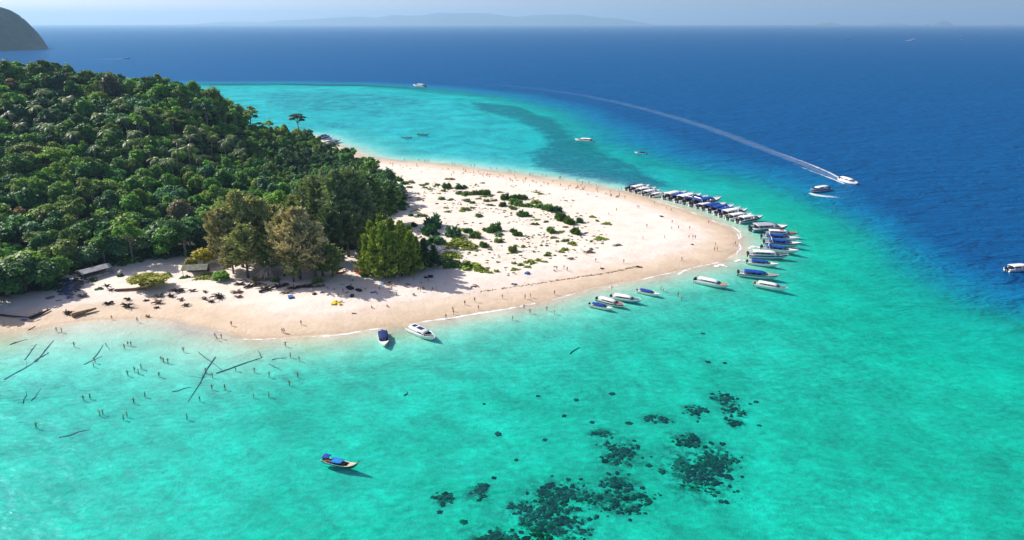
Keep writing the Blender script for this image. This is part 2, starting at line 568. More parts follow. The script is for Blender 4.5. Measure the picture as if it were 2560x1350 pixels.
def foam_material(name, scale, gain, bias, col=(0.85, 0.88, 0.88), most=1.0):
    """white foam broken up by noise; the 'cover' attribute says how much of it there is"""
    m, nt, out = newmat(name)
    geo = N(nt, 'ShaderNodeNewGeometry')
    cv = N(nt, 'ShaderNodeAttribute', attribute_name='cover').outputs['Fac']
    nz = noise(nt, geo.outputs['Position'], scale, 5, 0.7, 0.5)
    a = math_node(nt, 'MULTIPLY_ADD', math_node(nt, 'ADD', cv, math_node(nt, 'SUBTRACT', nz, 0.5)), gain, bias, clamp=True)
    a = math_node(nt, 'MULTIPLY', a, math_node(nt, 'MULTIPLY', math_node(nt, 'MULTIPLY', cv, 3.0, clamp=True), most))
    df = N(nt, 'ShaderNodeBsdfDiffuse')
    df.inputs['Color'].default_value = (*col, 1)
    tr = N(nt, 'ShaderNodeBsdfTransparent')
    mx = N(nt, 'ShaderNodeMixShader')
    nt.links.new(a, mx.inputs[0])
    nt.links.new(tr.outputs[0], mx.inputs[1])
    nt.links.new(df.outputs[0], mx.inputs[2])
    nt.links.new(mx.outputs[0], out.inputs[0])
    return m


M['ground'] = ground_material()
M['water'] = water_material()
M['foam'] = foam_material('foam', 0.9, 2.4, -0.75)
M['wake'] = foam_material('wake', 0.22, 1.5, -0.42)
M['wake_old'] = foam_material('wake_old', 0.12, 0.9, 0.05, (0.6, 0.75, 0.85), 0.17)

# ------------------------------------------------------------------ the lie of the land (metres; x right, y away)
def W(pts, z=0.0):
    return [tuple(P(a, b, z))[:2] for a, b in pts]


SHORE = W([(-420, 880), (-200, 850), (0, 828), (60, 823), (130, 815), (200, 807), (270, 800), (350, 797), (440, 802), (520, 818), (580, 836), (650, 847),
           (760, 841), (840, 838), (930, 823), (1000, 813), (1060, 805), (1110, 799), (1180, 785), (1240, 776), (1330, 760), (1400, 743), (1480, 723),
           (1560, 706), (1640, 689), (1720, 673), (1790, 656), (1830, 640), (1851, 620), (1852, 602), (1838, 581), (1810, 563), (1770, 546), (1720, 527),
           (1660, 508), (1600, 491), (1540, 477), (1470, 463), (1400, 452), (1300, 438), (1200, 425), (1100, 412), (1000, 404), (930, 396), (880, 379),
           (850, 367), (825, 358), (795, 346), (778, 341)]) + [(-195, 562), (-262, 590), (-400, 640), (-700, 650), (-800, 300), (-600, 180)]
SHELF = [(-1500, 1050), (-700, 1080)] + W([(520, 211), (720, 209), (900, 212), (1050, 220), (1250, 243), (1350, 268), (1430, 300), (1490, 340), (1550, 376),
           (1640, 402), (1740, 426), (1860, 450), (1960, 474), (2060, 505), (2160, 548), (2260, 604), (2360, 655), (2460, 705), (2560, 752)]) + \
        [(205, 160), (235, 60), (260, -150), (200, -400), (-1500, -400)]
REEF = W([(1180, 252), (1290, 262), (1385, 292), (1440, 335), (1490, 362), (1555, 398), (1620, 428), (1690, 462), (1640, 468), (1560, 462), (1480, 449),
          (1400, 437), (1335, 412), (1325, 380), (1372, 350), (1340, 320), (1270, 290), (1190, 272)])
REEF2 = W([(640, 232), (820, 226), (1000, 236), (1090, 252), (1060, 268), (960, 262), (1010, 282), (960, 300), (860, 276), (760, 280), (650, 262)])
REEF3 = W([(780, 300), (900, 305), (900, 322), (800, 318)])
FOREST = W([(-300, 800), (-120, 765), (0, 735), (125, 722), (175, 680), (330, 652), (450, 640), (560, 640), (700, 640), (800, 650), (850, 645), (885, 610), (905, 560), (985, 522), (1012, 503),
            (975, 462), (930, 420), (885, 398), (835, 382), (795, 364), (768, 352)], 2.0) + [(-172, 468), (-205, 505), (-262, 560), (-400, 600), (-640, 600), (-700, 300)]
CORALS = [
        (1738, 1178, 74, 52, 85, 'largest dark coral patch, broad and dense, on the sandy bed'), (1715, 1104, 40, 20, 26, 'dark coral arm just beyond the largest patch'), (1790, 1140, 52, 22, 30, 'dark coral lobe on the deep water side of the largest patch'),
        (1552, 1136, 46, 32, 38, 'round dark coral patch standing alone between the two big fields'), (1545, 1212, 44, 22, 26, 'dark coral patch joining the wide field to the round patch'), (1410, 1248, 86, 34, 66, 'wide ragged coral field nearest the longtail boat side'),
        (1545, 1254, 72, 22, 40, 'dark coral tongue reaching out from the wide field'), (1390, 1318, 88, 32, 60, 'dense coral field at the very bottom of the view'), (1255, 1338, 74, 18, 34, 'scattered coral field beside the dense bottom one'),
        (1198, 1236, 30, 18, 14, 'small dark coral patch at the edge of the wide field'), (1112, 1246, 24, 14, 9, 'small coral patch farthest from the wide field'), (1818, 1000, 30, 12, 16, 'hooked coral patch nearest the beach'), (1836, 1022, 26, 20, 18, 'coral clump beside the hooked patch'),
        (1742, 1026, 26, 13, 14, 'small coral clump before the hooked patch'), (1838, 1058, 20, 10, 9, 'little coral clump below the hooked patch'), (1505, 1082, 30, 8, 10, 'thin coral streak before the round patch'), (1640, 1048, 34, 10, 8, 'faint coral scatter between the streak and the small clump'),
        (1320, 1278, 50, 22, 24, 'sparse coral field inside the wide one')]
DUNE = W([(940, 430), (1100, 445), (1300, 462), (1450, 500), (1530, 545), (1510, 610), (1420, 660), (1280, 690), (1120, 690), (1050, 640), (990, 540)], 1.6)
RIDGE_X = np.array([-800, -420, -308, -262, -205, -188, -166, -142, -124, -108, -92])
RIDGE_H = np.array([42, 52, 51, 43, 36, 29, 16, 5, 1.0, 0.0, 0])


def hill(x, y):
    r = np.interp(x, RIDGE_X, RIDGE_H)
    t = np.clip((y - 232) / (432 - 232), 0, 1)
    front = t ** 1.15
    back = 1 - sstep(438, 555, y)
    lump = (fbm(x / 38, y / 38, 5, 3) - 0.5) * 9 * np.clip(r / 30, 0, 1) * t
    return np.maximum(r * front * back + lump * back, 0)


APPARENT = 0.5


def land(x, y):
    """height of dry land or sea bed"""
    x, y = np.atleast_1d(np.asarray(x, float)), np.atleast_1d(np.asarray(y, float))
    pts = np.stack([x, y], 1)
    wob = (fbm(x / 13, y / 13, 3, 3) - 0.5) * 5.0
    s = sdist(pts, SHORE) + wob * 0.5
    e = -sdist(pts, SHELF)                  # > 0 off the shelf
    e = e + (fbm(x / 60, y / 60, 9, 4) - 0.5) * 34
    up = 1.75 * (1 - np.exp(-np.maximum(s, 0) / 17)) + 0.22 * (fbm(x / 7, y / 7, 11, 3) - 0.5) * sstep(14, 30, s)
    berm = 0.28 * np.exp(-((s - 24) / 5.0) ** 2)
    ds = np.maximum(-s, 0)
    back = sstep(280, 420, y)               # the lagoon behind the spit is shallower
    flat = 2.35 - 0.75 * back + 0.35 * (fbm(x / 24, y / 24, 21, 3) - 0.5)
    left = sstep(-40, -120, x) * (1 - back)
    dep = flat * (1 - np.exp(-(ds / (30 + 26 * left)) ** 1.3))
    dep = dep + 2.3 * sstep(-105, -5, e) * sstep(5, 40, ds) * (1 - 0.6 * back) + 10.5 * sstep(-26 - 14 * back, 54 + 40 * back, e)
    # refraction makes the bed look nearer than it is: it is modelled at its apparent depth
    return np.where(s > 0, up + berm + hill(x, y), -dep * APPARENT)


def forest_cover(x, y):
    return sstep(-5, 6, sdist(np.stack([x, y], 1), FOREST))


LX0, LX1, LY0, LY1 = -420.0, 260.0, 90.0, 720.0
_lx, _ly = np.meshgrid(np.arange(LX0, LX1 + 1), np.arange(LY0, LY1 + 1))
LGRID = land(_lx.ravel(), _ly.ravel()).reshape(_lx.shape)


def ground_z(x, y):
    if not (LX0 <= x < LX1 - 1 and LY0 <= y < LY1 - 1):
        return float(land([x], [y])[0])
    u, v = x - LX0, y - LY0
    i, j = int(u), int(v)
    u, v = u - i, v - j
    q = LGRID[j:j + 2, i:i + 2]
    return float((q[0, 0] * (1 - u) + q[0, 1] * u) * (1 - v) + (q[1, 0] * (1 - u) + q[1, 1] * u) * v)


def PT(px, py, dz=0.0):
    """point on the real ground (land, or the sea surface where it is under water)"""
    p = P(px, py, 1.2)
    for _ in range(4):
        z = max(ground_z(p.x, p.y), 0.0)
        p = P(px, py, z)
    return Vector((p.x, p.y, max(ground_z(p.x, p.y), 0.0) + dz))


def PB(px, py):
    """point on the sea bed"""
    p = P(px, py, 0)
    for _ in range(4):
        p = P(px, py, ground_z(p.x, p.y))
    return p


def polar_grid():
    az = np.concatenate([np.arange(-47, 47.01, 0.26), np.arange(52, 310, 5.0)])
    az = np.radians(az)
    r = [4, 15, 30, 45, 58]
    while r[-1] < 1250: r.append(r[-1] * 1.0064)
    while r[-1] < 40000: r.append(r[-1] * 1.12)
    r = np.array(r)
    A, RR = np.meshgrid(az, r)
    x, y = (RR * np.sin(A)).ravel(), (RR * np.cos(A)).ravel()
    na, nr = len(az), len(r)
    i, j = np.meshgrid(np.arange(nr - 1), np.arange(na), indexing='ij')
    j2 = (j + 1) % na
    f = np.stack([i * na + j, i * na + j2, (i + 1) * na + j2, (i + 1) * na + j], -1).reshape(-1, 4)[:, ::-1]
    # close the middle
    x = np.append(x, 0); y = np.append(y, 0)
    c = len(x) - 1
    jj = np.arange(0, na, 2)
    fan = np.stack([jj, np.full_like(jj, c), (jj + 2) % na if na % 2 == 0 else np.minimum(jj + 2, na - 1), jj + 1 if na % 2 == 0 else np.minimum(jj + 1, na - 1)], 1)
    fan = fan[(fan[:, 2] != fan[:, 3])]
    return x, y, np.concatenate([f, fan[:, ::-1]])


gx, gy, gf = polar_grid()
gz = land(gx, gy)
gpts = np.stack([gx, gy], 1)
reef = np.maximum.reduce([sstep(-14, 10, sdist(gpts, REEF)), 0.62 * sstep(-20, 20, sdist(gpts, REEF2)), 0.6 * sstep(-10, 8, sdist(gpts, REEF3))])
specks = sstep(25, 60, -sdist(gpts, SHORE)) * (1 - sstep(200, 260, gy)) * sstep(-10, 25, sdist(gpts, SHELF)) * sstep(0.42, 0.62, fbm(gx / 22, gy / 22, 91, 3)) * sstep(-70, 10, gx) * 0.22
for _c in CORALS:
    _p = P(_c[0], _c[1], -1.2)
    _k = (_p.y * _cp + CAM_H * _sp) / FPX
    _q = ((gx - _p.x) / (_c[2] * _k * 1.25)) ** 2 + ((gy - _p.y) / (_c[3] * _k * 1.25 / 0.56)) ** 2
    specks = np.maximum(specks, 1.5 * np.exp(-_q * 1.0))
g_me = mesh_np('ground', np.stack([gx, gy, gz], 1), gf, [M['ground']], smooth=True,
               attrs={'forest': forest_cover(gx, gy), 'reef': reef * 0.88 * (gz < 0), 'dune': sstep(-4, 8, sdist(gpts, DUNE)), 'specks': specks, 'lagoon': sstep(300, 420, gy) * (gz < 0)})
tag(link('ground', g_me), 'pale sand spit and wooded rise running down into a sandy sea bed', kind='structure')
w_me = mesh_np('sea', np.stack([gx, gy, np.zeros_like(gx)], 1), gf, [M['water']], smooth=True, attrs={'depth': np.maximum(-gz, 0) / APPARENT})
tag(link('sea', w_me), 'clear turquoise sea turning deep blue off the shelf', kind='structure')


# ------------------------------------------------------------------ far land
def far_material(name, a, b, c, scale):
    m, nt, out = newmat(name)
    geo = N(nt, 'ShaderNodeNewGeometry')
    nz = noise(nt, geo.outputs['Position'], scale, 6, 0.65)
    sep = N(nt, 'ShaderNodeSeparateXYZ')
    nt.links.new(geo.outputs['Normal'], sep.inputs[0])
    green = ramp(nt, nz, [(0.35, a), (0.65, b)])
    steep = math_node(nt, 'MULTIPLY_ADD', math_node(nt, 'ADD', sep.outputs['Z'], math_node(nt, 'MULTIPLY', nz, 0.5)), -3.0, 1.75, clamp=True)
    col = mixcol(nt, steep, green, c)
    bs = N(nt, 'ShaderNodeBsdfPrincipled')
    nt.links.new(col, bs.inputs['Base Color'])
    bs.inputs['Roughness'].default_value = 0.9
    bp = N(nt, 'ShaderNodeBump')
    bp.inputs['Distance'].default_value = 8.0
    nt.links.new(nz, bp.inputs['Height'])
    nt.links.new(bp.outputs[0], bs.inputs['Normal'])
    nt.links.new(bs.outputs[0], out.inputs[0])
    return m


M['far_rock'] = far_material('far_rock', (0.008, 0.030, 0.014), (0.040, 0.095, 0.030), (0.022, 0.038, 0.034), 0.018)
M['far_hill'] = far_material('far_hill', (0.03, 0.06, 0.03), (0.07, 0.10, 0.05), (0.14, 0.13, 0.11), 0.002)


def heightfield(name, cx, cy, sx, sy, nx, ny, fn, mat):
    X, Y = np.meshgrid(np.linspace(cx - sx, cx + sx, nx), np.linspace(cy - sy, cy + sy, ny))
    x, y = X.ravel(), Y.ravel()
    z = fn(x, y)
    i, j = np.meshgrid(np.arange(ny - 1), np.arange(nx - 1), indexing='ij')
    f = np.stack([i * nx + j, i * nx + j + 1, (i + 1) * nx + j + 1, (i + 1) * nx + j], -1).reshape(-1, 4)
    keep = (z[f] > -8).any(1)
    return mesh_np(name, np.stack([x, y, z], 1), f[keep], [mat], smooth=True)


def dome(x, y):
    # a steep round-topped rock islet with a low spit towards the east
    cx, cy = -1892.0, 2490.0
    ang = np.arctan2(y - cy, x - cx)
    wob = 1 + 0.03 * np.sin(3 * ang + 1) + 0.02 * np.sin(7 * ang)
    d = np.hypot((x - cx) / 250.0, (y - cy) / 260.0) / wob
    z = 136 * (1 - np.clip(d, 0, 1.3) ** 5.0)
    z = z + (fbm(x / 45, y / 45, 31, 4) - 0.5) * 34 * np.clip(z / 60, 0, 1) + (fbm(x / 13, y / 13, 33, 3) - 0.5) * 16 * np.clip(z / 20, 0, 1)
    d2 = np.hypot((x - cx - 225) / 75.0, (y - cy + 20) / 60.0)
    z2 = 20 * (1 - d2 ** 2) + (fbm(x / 14, y / 14, 37, 3) - 0.5) * 8
    return np.maximum(np.maximum(z, z2), -9)


tag(link('rocky_island', heightfield('rocky_island', -1900, 2490, 380, 330, 130, 110, dome, M['far_rock'])),
    'steep dome shaped wooded island standing far off in the open sea', kind='structure')

DM = 30000.0
prof_px = np.array([430, 500, 560, 610, 660, 700, 760, 800, 850, 900, 940, 985, 1020, 1060, 1100, 1140, 1180, 1230, 1260, 1290, 1330, 1380, 1440, 1500, 1560, 1600, 1640])
prof_y = np.array([61, 58.5, 55, 54, 56, 52, 50, 49, 46, 44.5, 47, 42, 43, 42, 36.5, 38, 37, 38.5, 43, 45, 42, 40.5, 41, 46, 50, 55, 61])


def px2x(px, d):
    return (px - 1280) / FPX * (d * _cp + CAM_H * _sp)


prof_x = px2x(prof_px, DM)
prof_h = (61 - prof_y) / FPX * DM * 1.06 * 1.1


def ridge(x, y):
    h = np.interp(x, prof_x, prof_h)
    h = h * np.clip(1 - (np.abs(y - DM) / 2200.0) ** 1.6, 0, 1) + (fbm(x / 700, y / 700, 41, 4) - 0.5) * 50 * np.clip(h / 120, 0, 1)
    return np.where(h < 3, -9, h)


tag(link('hills', heightfield('hills', (prof_x[0] + prof_x[-1]) / 2, DM, (prof_x[-1] - prof_x[0]) / 2, 2300, 240, 16, ridge, M['far_hill'])),
    'long pale blue chain of hills along the horizon', kind='structure')
for k, (px, w, h, dd, lab) in enumerate([(2070, 34, 90, 25000, 'faint low islet on the horizon with a flat top'), (2230, 46, 75, 27000, 'faint long low islet on the horizon beside the peaked one'),
                                         (2358, 26, 140, 25500, 'small peaked islet on the horizon'), (2318, 9, 45, 24000, 'tiny rock on the horizon beside the peaked islet'),
                                         (1602, 10, 100, 28500, 'tiny pointed islet at the end of the hill chain'), (2515, 22, 45, 26500, 'faint flat islet on the horizon at the edge of the view')]):
    cx, ww = px2x(px, dd), w / FPX * dd

    def isl(x, y, cx=cx, ww=ww, h=h, dd=dd, k=k):
        d = np.hypot((x - cx) / ww, (y - dd) / (ww * 0.8))
        return np.where(d < 1, h * (1 - d ** 1.7) * (0.75 + 0.5 * fbm(x / ww * 3, y / ww * 3, 50 + k, 3)), -9)
    tag(link('islet_hill', heightfield('islet_hill', cx, dd, ww * 1.05, ww * 0.9, 40, 20, isl, M['far_hill'])), lab, kind='structure')

# ------------------------------------------------------------------ air
def haze_box():
    mb = MB()
    mb.box((0, 0, (-17 + 640) / 2), (84000, 84000, 17 + 640))
    m, nt, out = newmat('haze_air')
    pv = N(nt, 'ShaderNodeVolumePrincipled')
    pv.inputs['Color'].default_value = (0.42, 0.70, 1.0, 1)
    pv.inputs['Density'].default_value = 6.0e-5
    pv.inputs['Anisotropy'].default_value = 0.25
    nt.links.new(pv.outputs[0], out.inputs['Volume'])
    return tag(link('haze', mb.mesh('haze', m)), 'thin pale sea haze', kind='stuff')



haze_box()

# ------------------------------------------------------------------ plants
ICO_V, ICO_F = None, None


def ico():
    global ICO_V, ICO_F
    if ICO_V is None:
        import bmesh
        bm = bmesh.new()
        bmesh.ops.create_icosphere(bm, subdivisions=2, radius=1.0)
        bm.verts.ensure_lookup_table()
        ICO_V = np.array([v.co[:] for v in bm.verts])
        ICO_F = np.array([[v.index for v in f.verts] for f in bm.faces])
        bm.free()
    return ICO_V, ICO_F


def unit(v):
    return v / np.maximum(np.linalg.norm(v, axis=-1, keepdims=True), 1e-9)


def quads(c, u, v):
    """leaf quads from centres and half axes -> verts, tris"""
    n = len(c)
    vs = np.stack([c - u - v, c + u - v, c + u + v, c - u + v], 1).reshape(-1, 3)
    b = np.arange(n)[:, None] * 4
    f = np.concatenate([b + np.array([[0, 1, 2]]), b + np.array([[0, 2, 3]])], 0)
    return vs, f


def leaves(c, nrm, size, g, spread=0.55):
    n = len(c)
    nn = unit(nrm + g.normal(0, spread, (n, 3)))
    a = unit(np.cross(nn, g.normal(0, 1, (n, 3))))
    b = np.cross(nn, a)
    s = size * g.uniform(0.65, 1.35, (n, 1))
    return quads(c, a * s * 0.62, b * s * 0.42)


class Cloud:
    def __init__(self): self.v, self.f, self.t, self.n = [], [], [], 0

    def add(self, v, f, t):
        self.v.append(v); self.f.append(f + self.n); self.t.append(np.broadcast_to(t, (len(v), 3)) if np.ndim(t) < 2 else t)
        self.n += len(v)

    def arrays(self):
        return np.concatenate(self.v), np.concatenate(self.f), np.concatenate(self.t)


def tint(n, g, lo=0.65, hi=1.3, hue=0.10):
    t = g.uniform(lo, hi, (n, 1)) * (1 + g.normal(0, hue, (n, 3)) * np.array([1.0, 0.5, 0.6]))
    return np.repeat(np.clip(t, 0.2, 1.9), 4, 0)


def crown_cloud(seed, rx=5.0, rz=3.4, nl=11, leaf=0.55, count=1500, zc=0.0, flat=0.0):
    g = np.random.default_rng(seed)
    C = Cloud()
    ang = g.uniform(0, 2 * np.pi, nl)
    rad = np.sqrt(g.uniform(0, 1, nl)) * 0.68
    lc = np.stack([np.cos(ang) * rad * rx, np.sin(ang) * rad * rx, (g.uniform(-0.55, 0.55, nl) * (1 - rad * 0.45) - 0.30 * rad) * rz + zc], 1)
    lr = g.uniform(0.34, 0.56, nl) * rx * (1 - 0.3 * rad)
    lz = lr * rz / rx * g.uniform(0.85, 1.25, nl)
    iv, fi = ico()
    for k in range(nl):
        per = max(20, int(count * lr[k] ** 2 / (lr ** 2).sum()))
        d = unit(g.normal(0, 1, (per * 2, 3)))
        d = d[d[:, 2] > -0.45][:per]
        bump = 1 + 0.16 * np.sin(d[:, 0] * 7 + seed + k) * np.sin(d[:, 1] * 6 + k * 2) + g.normal(0, 0.13, len(d))
        p = lc[k] + d * np.stack([lr[k], lr[k], lz[k]])[None] * bump[:, None]
        keep = np.ones(len(p), bool)
        for j in range(nl):
            if j == k: continue
            q = (p - lc[j]) / np.array([lr[j], lr[j], lz[j]])
            keep &= (q * q).sum(1) > 0.72
        p, d = p[keep], d[keep]
        if len(p) == 0: continue
        v, f = leaves(p, d + np.array([0, 0, 0.25]), leaf, g)
        lobe = g.uniform(0.7, 1.32)
        C.add(v, f, tint(len(p), g) * lobe)
        cv = iv * (1 + g.normal(0, 0.08, (len(iv), 1))) * np.array([lr[k], lr[k], lz[k]]) * 0.78 + lc[k]
        C.add(cv, fi, np.full((len(cv), 3), 0.72 * lobe))
    return C.arrays()


def plume_cloud(seed, h=20.0, rad=5.0, nb=80, lo=0.22, needle=1.2, width=0.17, droop=0.25, cone=False):
    """feathery casuarina: rising branches carrying sprays of needles"""
    g = np.random.default_rng(seed)
    C = Cloud()
    cs, us, vs_, tt = [], [], [], []
    for k in range(nb):
        t = lo + (1 - lo) * (k + g.uniform(0, 1)) / nb
        prof = math.sin(math.pi * min(1, ((t - lo) / (1 - lo)) * 0.80 + 0.20)) ** 0.8
        if cone: prof = (1 - (t - lo) / (1 - lo)) ** 0.75
        L = rad * max(0.12, prof) * g.uniform(0.7, 1.25)
        a = k * 2.399 + g.normal(0, 0.4)
        lift = 0.25 + 1.1 * t + g.normal(0, 0.15)
        d = unit(np.array([math.cos(a), math.sin(a), lift]))
        p0 = np.array([0, 0, t * h * 0.92])
        n = max(4, int(L * 2.2))
        s = g.uniform(0.2, 1.0, n)[:, None]
        pos = p0 + d * s * L + np.array([0, 0, 0.4]) * (s ** 2) * L * 0.3
        bt = g.uniform(0.75, 1.25)
        for m in range(5):
            dd = unit(d + g.normal(0, 0.5, (n, 3)) + np.array([0, 0, 0.25 - droop]))
            ln = needle * g.uniform(0.6, 1.3, (n, 1)) * 0.5
            side = unit(np.cross(dd, g.normal(0, 1, (n, 3)))) * width * g.uniform(0.7, 1.3, (n, 1))
            cs.append(pos + dd * ln * 0.8 + g.normal(0, 0.18, (n, 3))); us.append(dd * ln); vs_.append(side)
            tt.append(np.repeat(np.clip(bt * g.uniform(0.7, 1.3, (n, 1)) * (1 + g.normal(0, 0.07, (n, 3))), 0.25, 1.9), 4, 0))
    v, f = quads(np.concatenate(cs), np.concatenate(us), np.concatenate(vs_))
    C.add(v, f, np.concatenate(tt))
    return C.arrays()


def bush_cloud(seed, r=1.5, h=1.2, n=420, leaf=0.26, spiky=0.0):
    g = np.random.default_rng(seed)
    C = Cloud()
    nl = 6
    ang = g.uniform(0, 6.28, nl); rad = g.uniform(0.1, 0.85, nl)
    for k in range(nl):
        c = np.array([math.cos(ang[k]) * rad[k] * r, math.sin(ang[k]) * rad[k] * r, 0])
        rr = r * g.uniform(0.25, 0.55); hh = h * g.uniform(0.6, 1.1) * (1 - 0.35 * rad[k])
        m = n // nl
        d = unit(g.normal(0, 1, (m, 3))); d[:, 2] = np.abs(d[:, 2])
        p = c + d * np.array([rr, rr, hh]) * g.uniform(0.5, 1.15, (m, 1))
        if spiky > 0:
            up = unit(d * 0.8 + np.array([0, 0, 0.9]) + g.normal(0, 0.3, (m, 3)))
            side = unit(np.cross(up, g.normal(0, 1, (m, 3))))
            v, f = quads(p, up * leaf * 1.5, side * leaf * 0.3)
        else:
            v, f = leaves(p, d, leaf, g)
        C.add(v, f, tint(m, g))
        iv, fi = ico()
        cv = iv * np.array([rr, rr, hh]) * 0.62 + c
        cv[:, 2] = np.maximum(cv[:, 2], -0.1)
        C.add(cv, fi, np.full((len(cv), 3), 0.75))
    return C.arrays()


def mat_cloud(seed, r=3.0, n=500, leaf=0.32):
    """a creeping ground plant: leaves close to the sand with a ragged edge"""
    g = np.random.default_rng(seed)
    a = g.uniform(0, 6.28, n)
    edge = 0.65 + 0.25 * np.sin(a * 3 + seed) + 0.15 * np.sin(a * 7 + 2 * seed)
    q = np.sqrt(g.uniform(0, 1, n)) * edge * r
    p = np.stack([np.cos(a) * q, np.sin(a) * q, g.uniform(0.02, 0.3, n) * (1 - 0.5 * q / r)], 1)
    C = Cloud()
    v, f = leaves(p, np.tile([0, 0, 1.0], (n, 1)), leaf, g, 0.45)
    C.add(v, f, tint(n, g))
    return C.arrays()


def palm_cloud(seed, L=4.2, nf=17):
    g = np.random.default_rng(seed)
    C = Cloud()
    for k in range(nf):
        a = k * 2.399 + g.normal(0, 0.2)
        up = g.uniform(-0.5, 1.5)
        ln = L * g.uniform(0.8, 1.1)
        pts = []
        for i in range(10):
            s = i / 9
            rr = ln * s * (0.92 - 0.15 * abs(up))
            pts.append(np.array([math.cos(a) * rr, math.sin(a) * rr, ln * (up * 0.55 * s - 0.62 * s * s)]))
        pts = np.array(pts)
        side = np.array([-math.sin(a), math.cos(a), 0])
        bt = g.uniform(0.8, 1.25)
        for i in range(1, 10):
            d = unit(pts[i] - pts[i - 1])
            w = 0.80 * math.sin(math.pi * min(1, 0.18 + 0.8 * i / 9)) + 0.12
            for sgn in (-1, 1):
                ax = unit(side * sgn + d * 0.55 + np.array([0, 0, -0.35]))
                c = pts[i] + ax * w * 0.5
                v, f = quads(c[None], (ax * w * 0.5)[None], (d * ln * 0.020)[None])
                C.add(v, f, np.full((4, 3), bt * g.uniform(0.75, 1.25)))
    return C.arrays()


def cloud_mesh(name, arr, mat):
    return mesh_np(name, arr[0], arr[1], [mat], attrs={'tint': arr[2]})


def trunk_mesh(name, h, r0, r1, seed, mat, limbs=5, spread=2.4, top=1.0, lean=0.0):
    g = random.Random(seed)
    mb = MB()
    lx, ly = g.uniform(-lean, lean), g.uniform(-lean, lean)
    pts = [(lx * t * t * h + g.uniform(-0.12, 0.12), ly * t * t * h + g.uniform(-0.12, 0.12), h * t - 0.4 * (t == 0)) for t in (0, 0.25, 0.5, 0.75, 1)]
    mb.tube(pts, [r0 * 1.25, r0, r0 * 0.8 + r1 * 0.2, r0 * 0.4 + r1 * 0.6, r1], 7)
    for k in range(limbs):
        t = g.uniform(0.5, 0.95)
        p = Vector(pts[2]).lerp(Vector(pts[4]), (t - 0.5) * 2)
        a = g.uniform(0, 6.28)
        e = p + Vector((math.cos(a) * spread, math.sin(a) * spread, g.uniform(0.6, 1.6) * top))
        m_ = p.lerp(e, 0.5) + Vector((0, 0, 0.25))
        mb.tube([p, m_, e], [r1 * 0.9, r1 * 0.6, r1 * 0.25], 5)
    return mb.mesh(name, mat, True)


LEAFCOL = {'dark': (0.066, 0.190, 0.052), 'mid': (0.130, 0.300, 0.048), 'olive': (0.190, 0.295, 0.060), 'blue': (0.085, 0.210, 0.095), 'light': (0.205, 0.390, 0.055),
           'brown': (0.260, 0.220, 0.120), 'yellow': (0.52, 0.42, 0.040), 'deep': (0.048, 0.130, 0.050)}


def colour_of(kind, j=0.15):
    c = LEAFCOL[kind] if isinstance(kind, str) else kind
    k = random.uniform(1 - j, 1 + j)
    return (c[0] * k * random.uniform(0.9, 1.1), c[1] * k, c[2] * k * random.uniform(0.9, 1.1), 1)


def plant(name, crown_me, trunk_me, loc, scale, rz, col, label, cat, group, part='crown', crown_z=0.0):
    root = link(name, None, None, loc, rz, scale)
    root.empty_display_size = 0.5
    tag(root, label, cat, group)
    c = link(part, crown_me, root)
    c.location.z = crown_z
    c.color = col
    if trunk_me is not None:
        link('trunk' if cat in ('tree', 'palm tree') else 'stem', trunk_me, root)
    return root


def layered_cloud(seed, rx=5.4, rz=4.0, nd=11, leaf=0.5, count=1700):
    """spreading crown built of flat sprays at different heights, with gaps between them"""
    g = np.random.default_rng(seed)
    C = Cloud()
    for k in range(nd):
        a, q = g.uniform(0, 6.28), math.sqrt(g.uniform(0, 1)) * 0.72
        c = np.array([math.cos(a) * q * rx, math.sin(a) * q * rx, rz * (0.85 - 1.25 * q * q + g.normal(0, 0.22))])
        r = rx * g.uniform(0.28, 0.48)
        n = count // nd
        t, u = g.uniform(0, 6.28, n), np.sqrt(g.uniform(0, 1, n)) * r * (1 + 0.25 * np.sin(3 * g.uniform(0, 6.28, n)))
        p = c + np.stack([np.cos(t) * u, np.sin(t) * u, 0.75 * (1 - (u / r) ** 2) + g.normal(0, 0.22, n)], 1)
        v, f = leaves(p, np.stack([np.cos(t) * u / r * 0.6, np.sin(t) * u / r * 0.6, np.ones(n)], 1), leaf, g)
        C.add(v, f, tint(n, g) * g.uniform(0.72, 1.3))
    return C.arrays()


# prototypes (metres, base at 0)
BROAD = []
for k in range(8):
    rx = [5.0, 4.6, 5.4, 5.0, 4.4, 5.2, 4.8, 5.0][k]
    rz = [4.6, 5.2, 4.2, 4.8, 5.4, 4.0, 4.8, 3.6][k]
    arr = crown_cloud(100 + k, rx, rz, [14, 12, 17, 15, 11, 18, 13, 15][k], 0.62, 2300)
    low = crown_cloud(200 + k, rx, rz, 10, 0.95, 620)
    BROAD.append((cloud_mesh('crown', arr, M['leaf']), trunk_mesh('trunk', 6.0, 0.34, 0.16, k, M['bark'], 5, 2.6), low))
for k in range(4):
    BROAD.append((cloud_mesh('crown', layered_cloud(240 + k, [5.6, 5.0, 6.0, 4.6][k], [3.6, 4.6, 3.0, 5.2][k], [11, 13, 12, 10][k]), M['leaf']),
                  trunk_mesh('trunk', 7.6, 0.36, 0.17, 30 + k, M['bark_pale'], 9, 3.2, 1.2), layered_cloud(260 + k, 5.4, 4.0, 9, 0.8, 520)))
CASU = [cloud_mesh('crown', plume_cloud(300 + k, 20, [5.2, 4.4, 5.8, 4.8][k], [95, 85, 105, 90][k], [0.16, 0.2, 0.14, 0.25][k]), M['needle']) for k in range(4)]
CASU_T = trunk_mesh('trunk', 18, 0.32, 0.06, 77, M['bark'], 7, 2.6, 1.6)
YOUNG = [cloud_mesh('crown', plume_cloud(320 + k, 15, [4.3, 3.8, 4.6][k], 90, 0.03, 1.1, 0.17, 0.0, True), M['needle']) for k in range(3)]
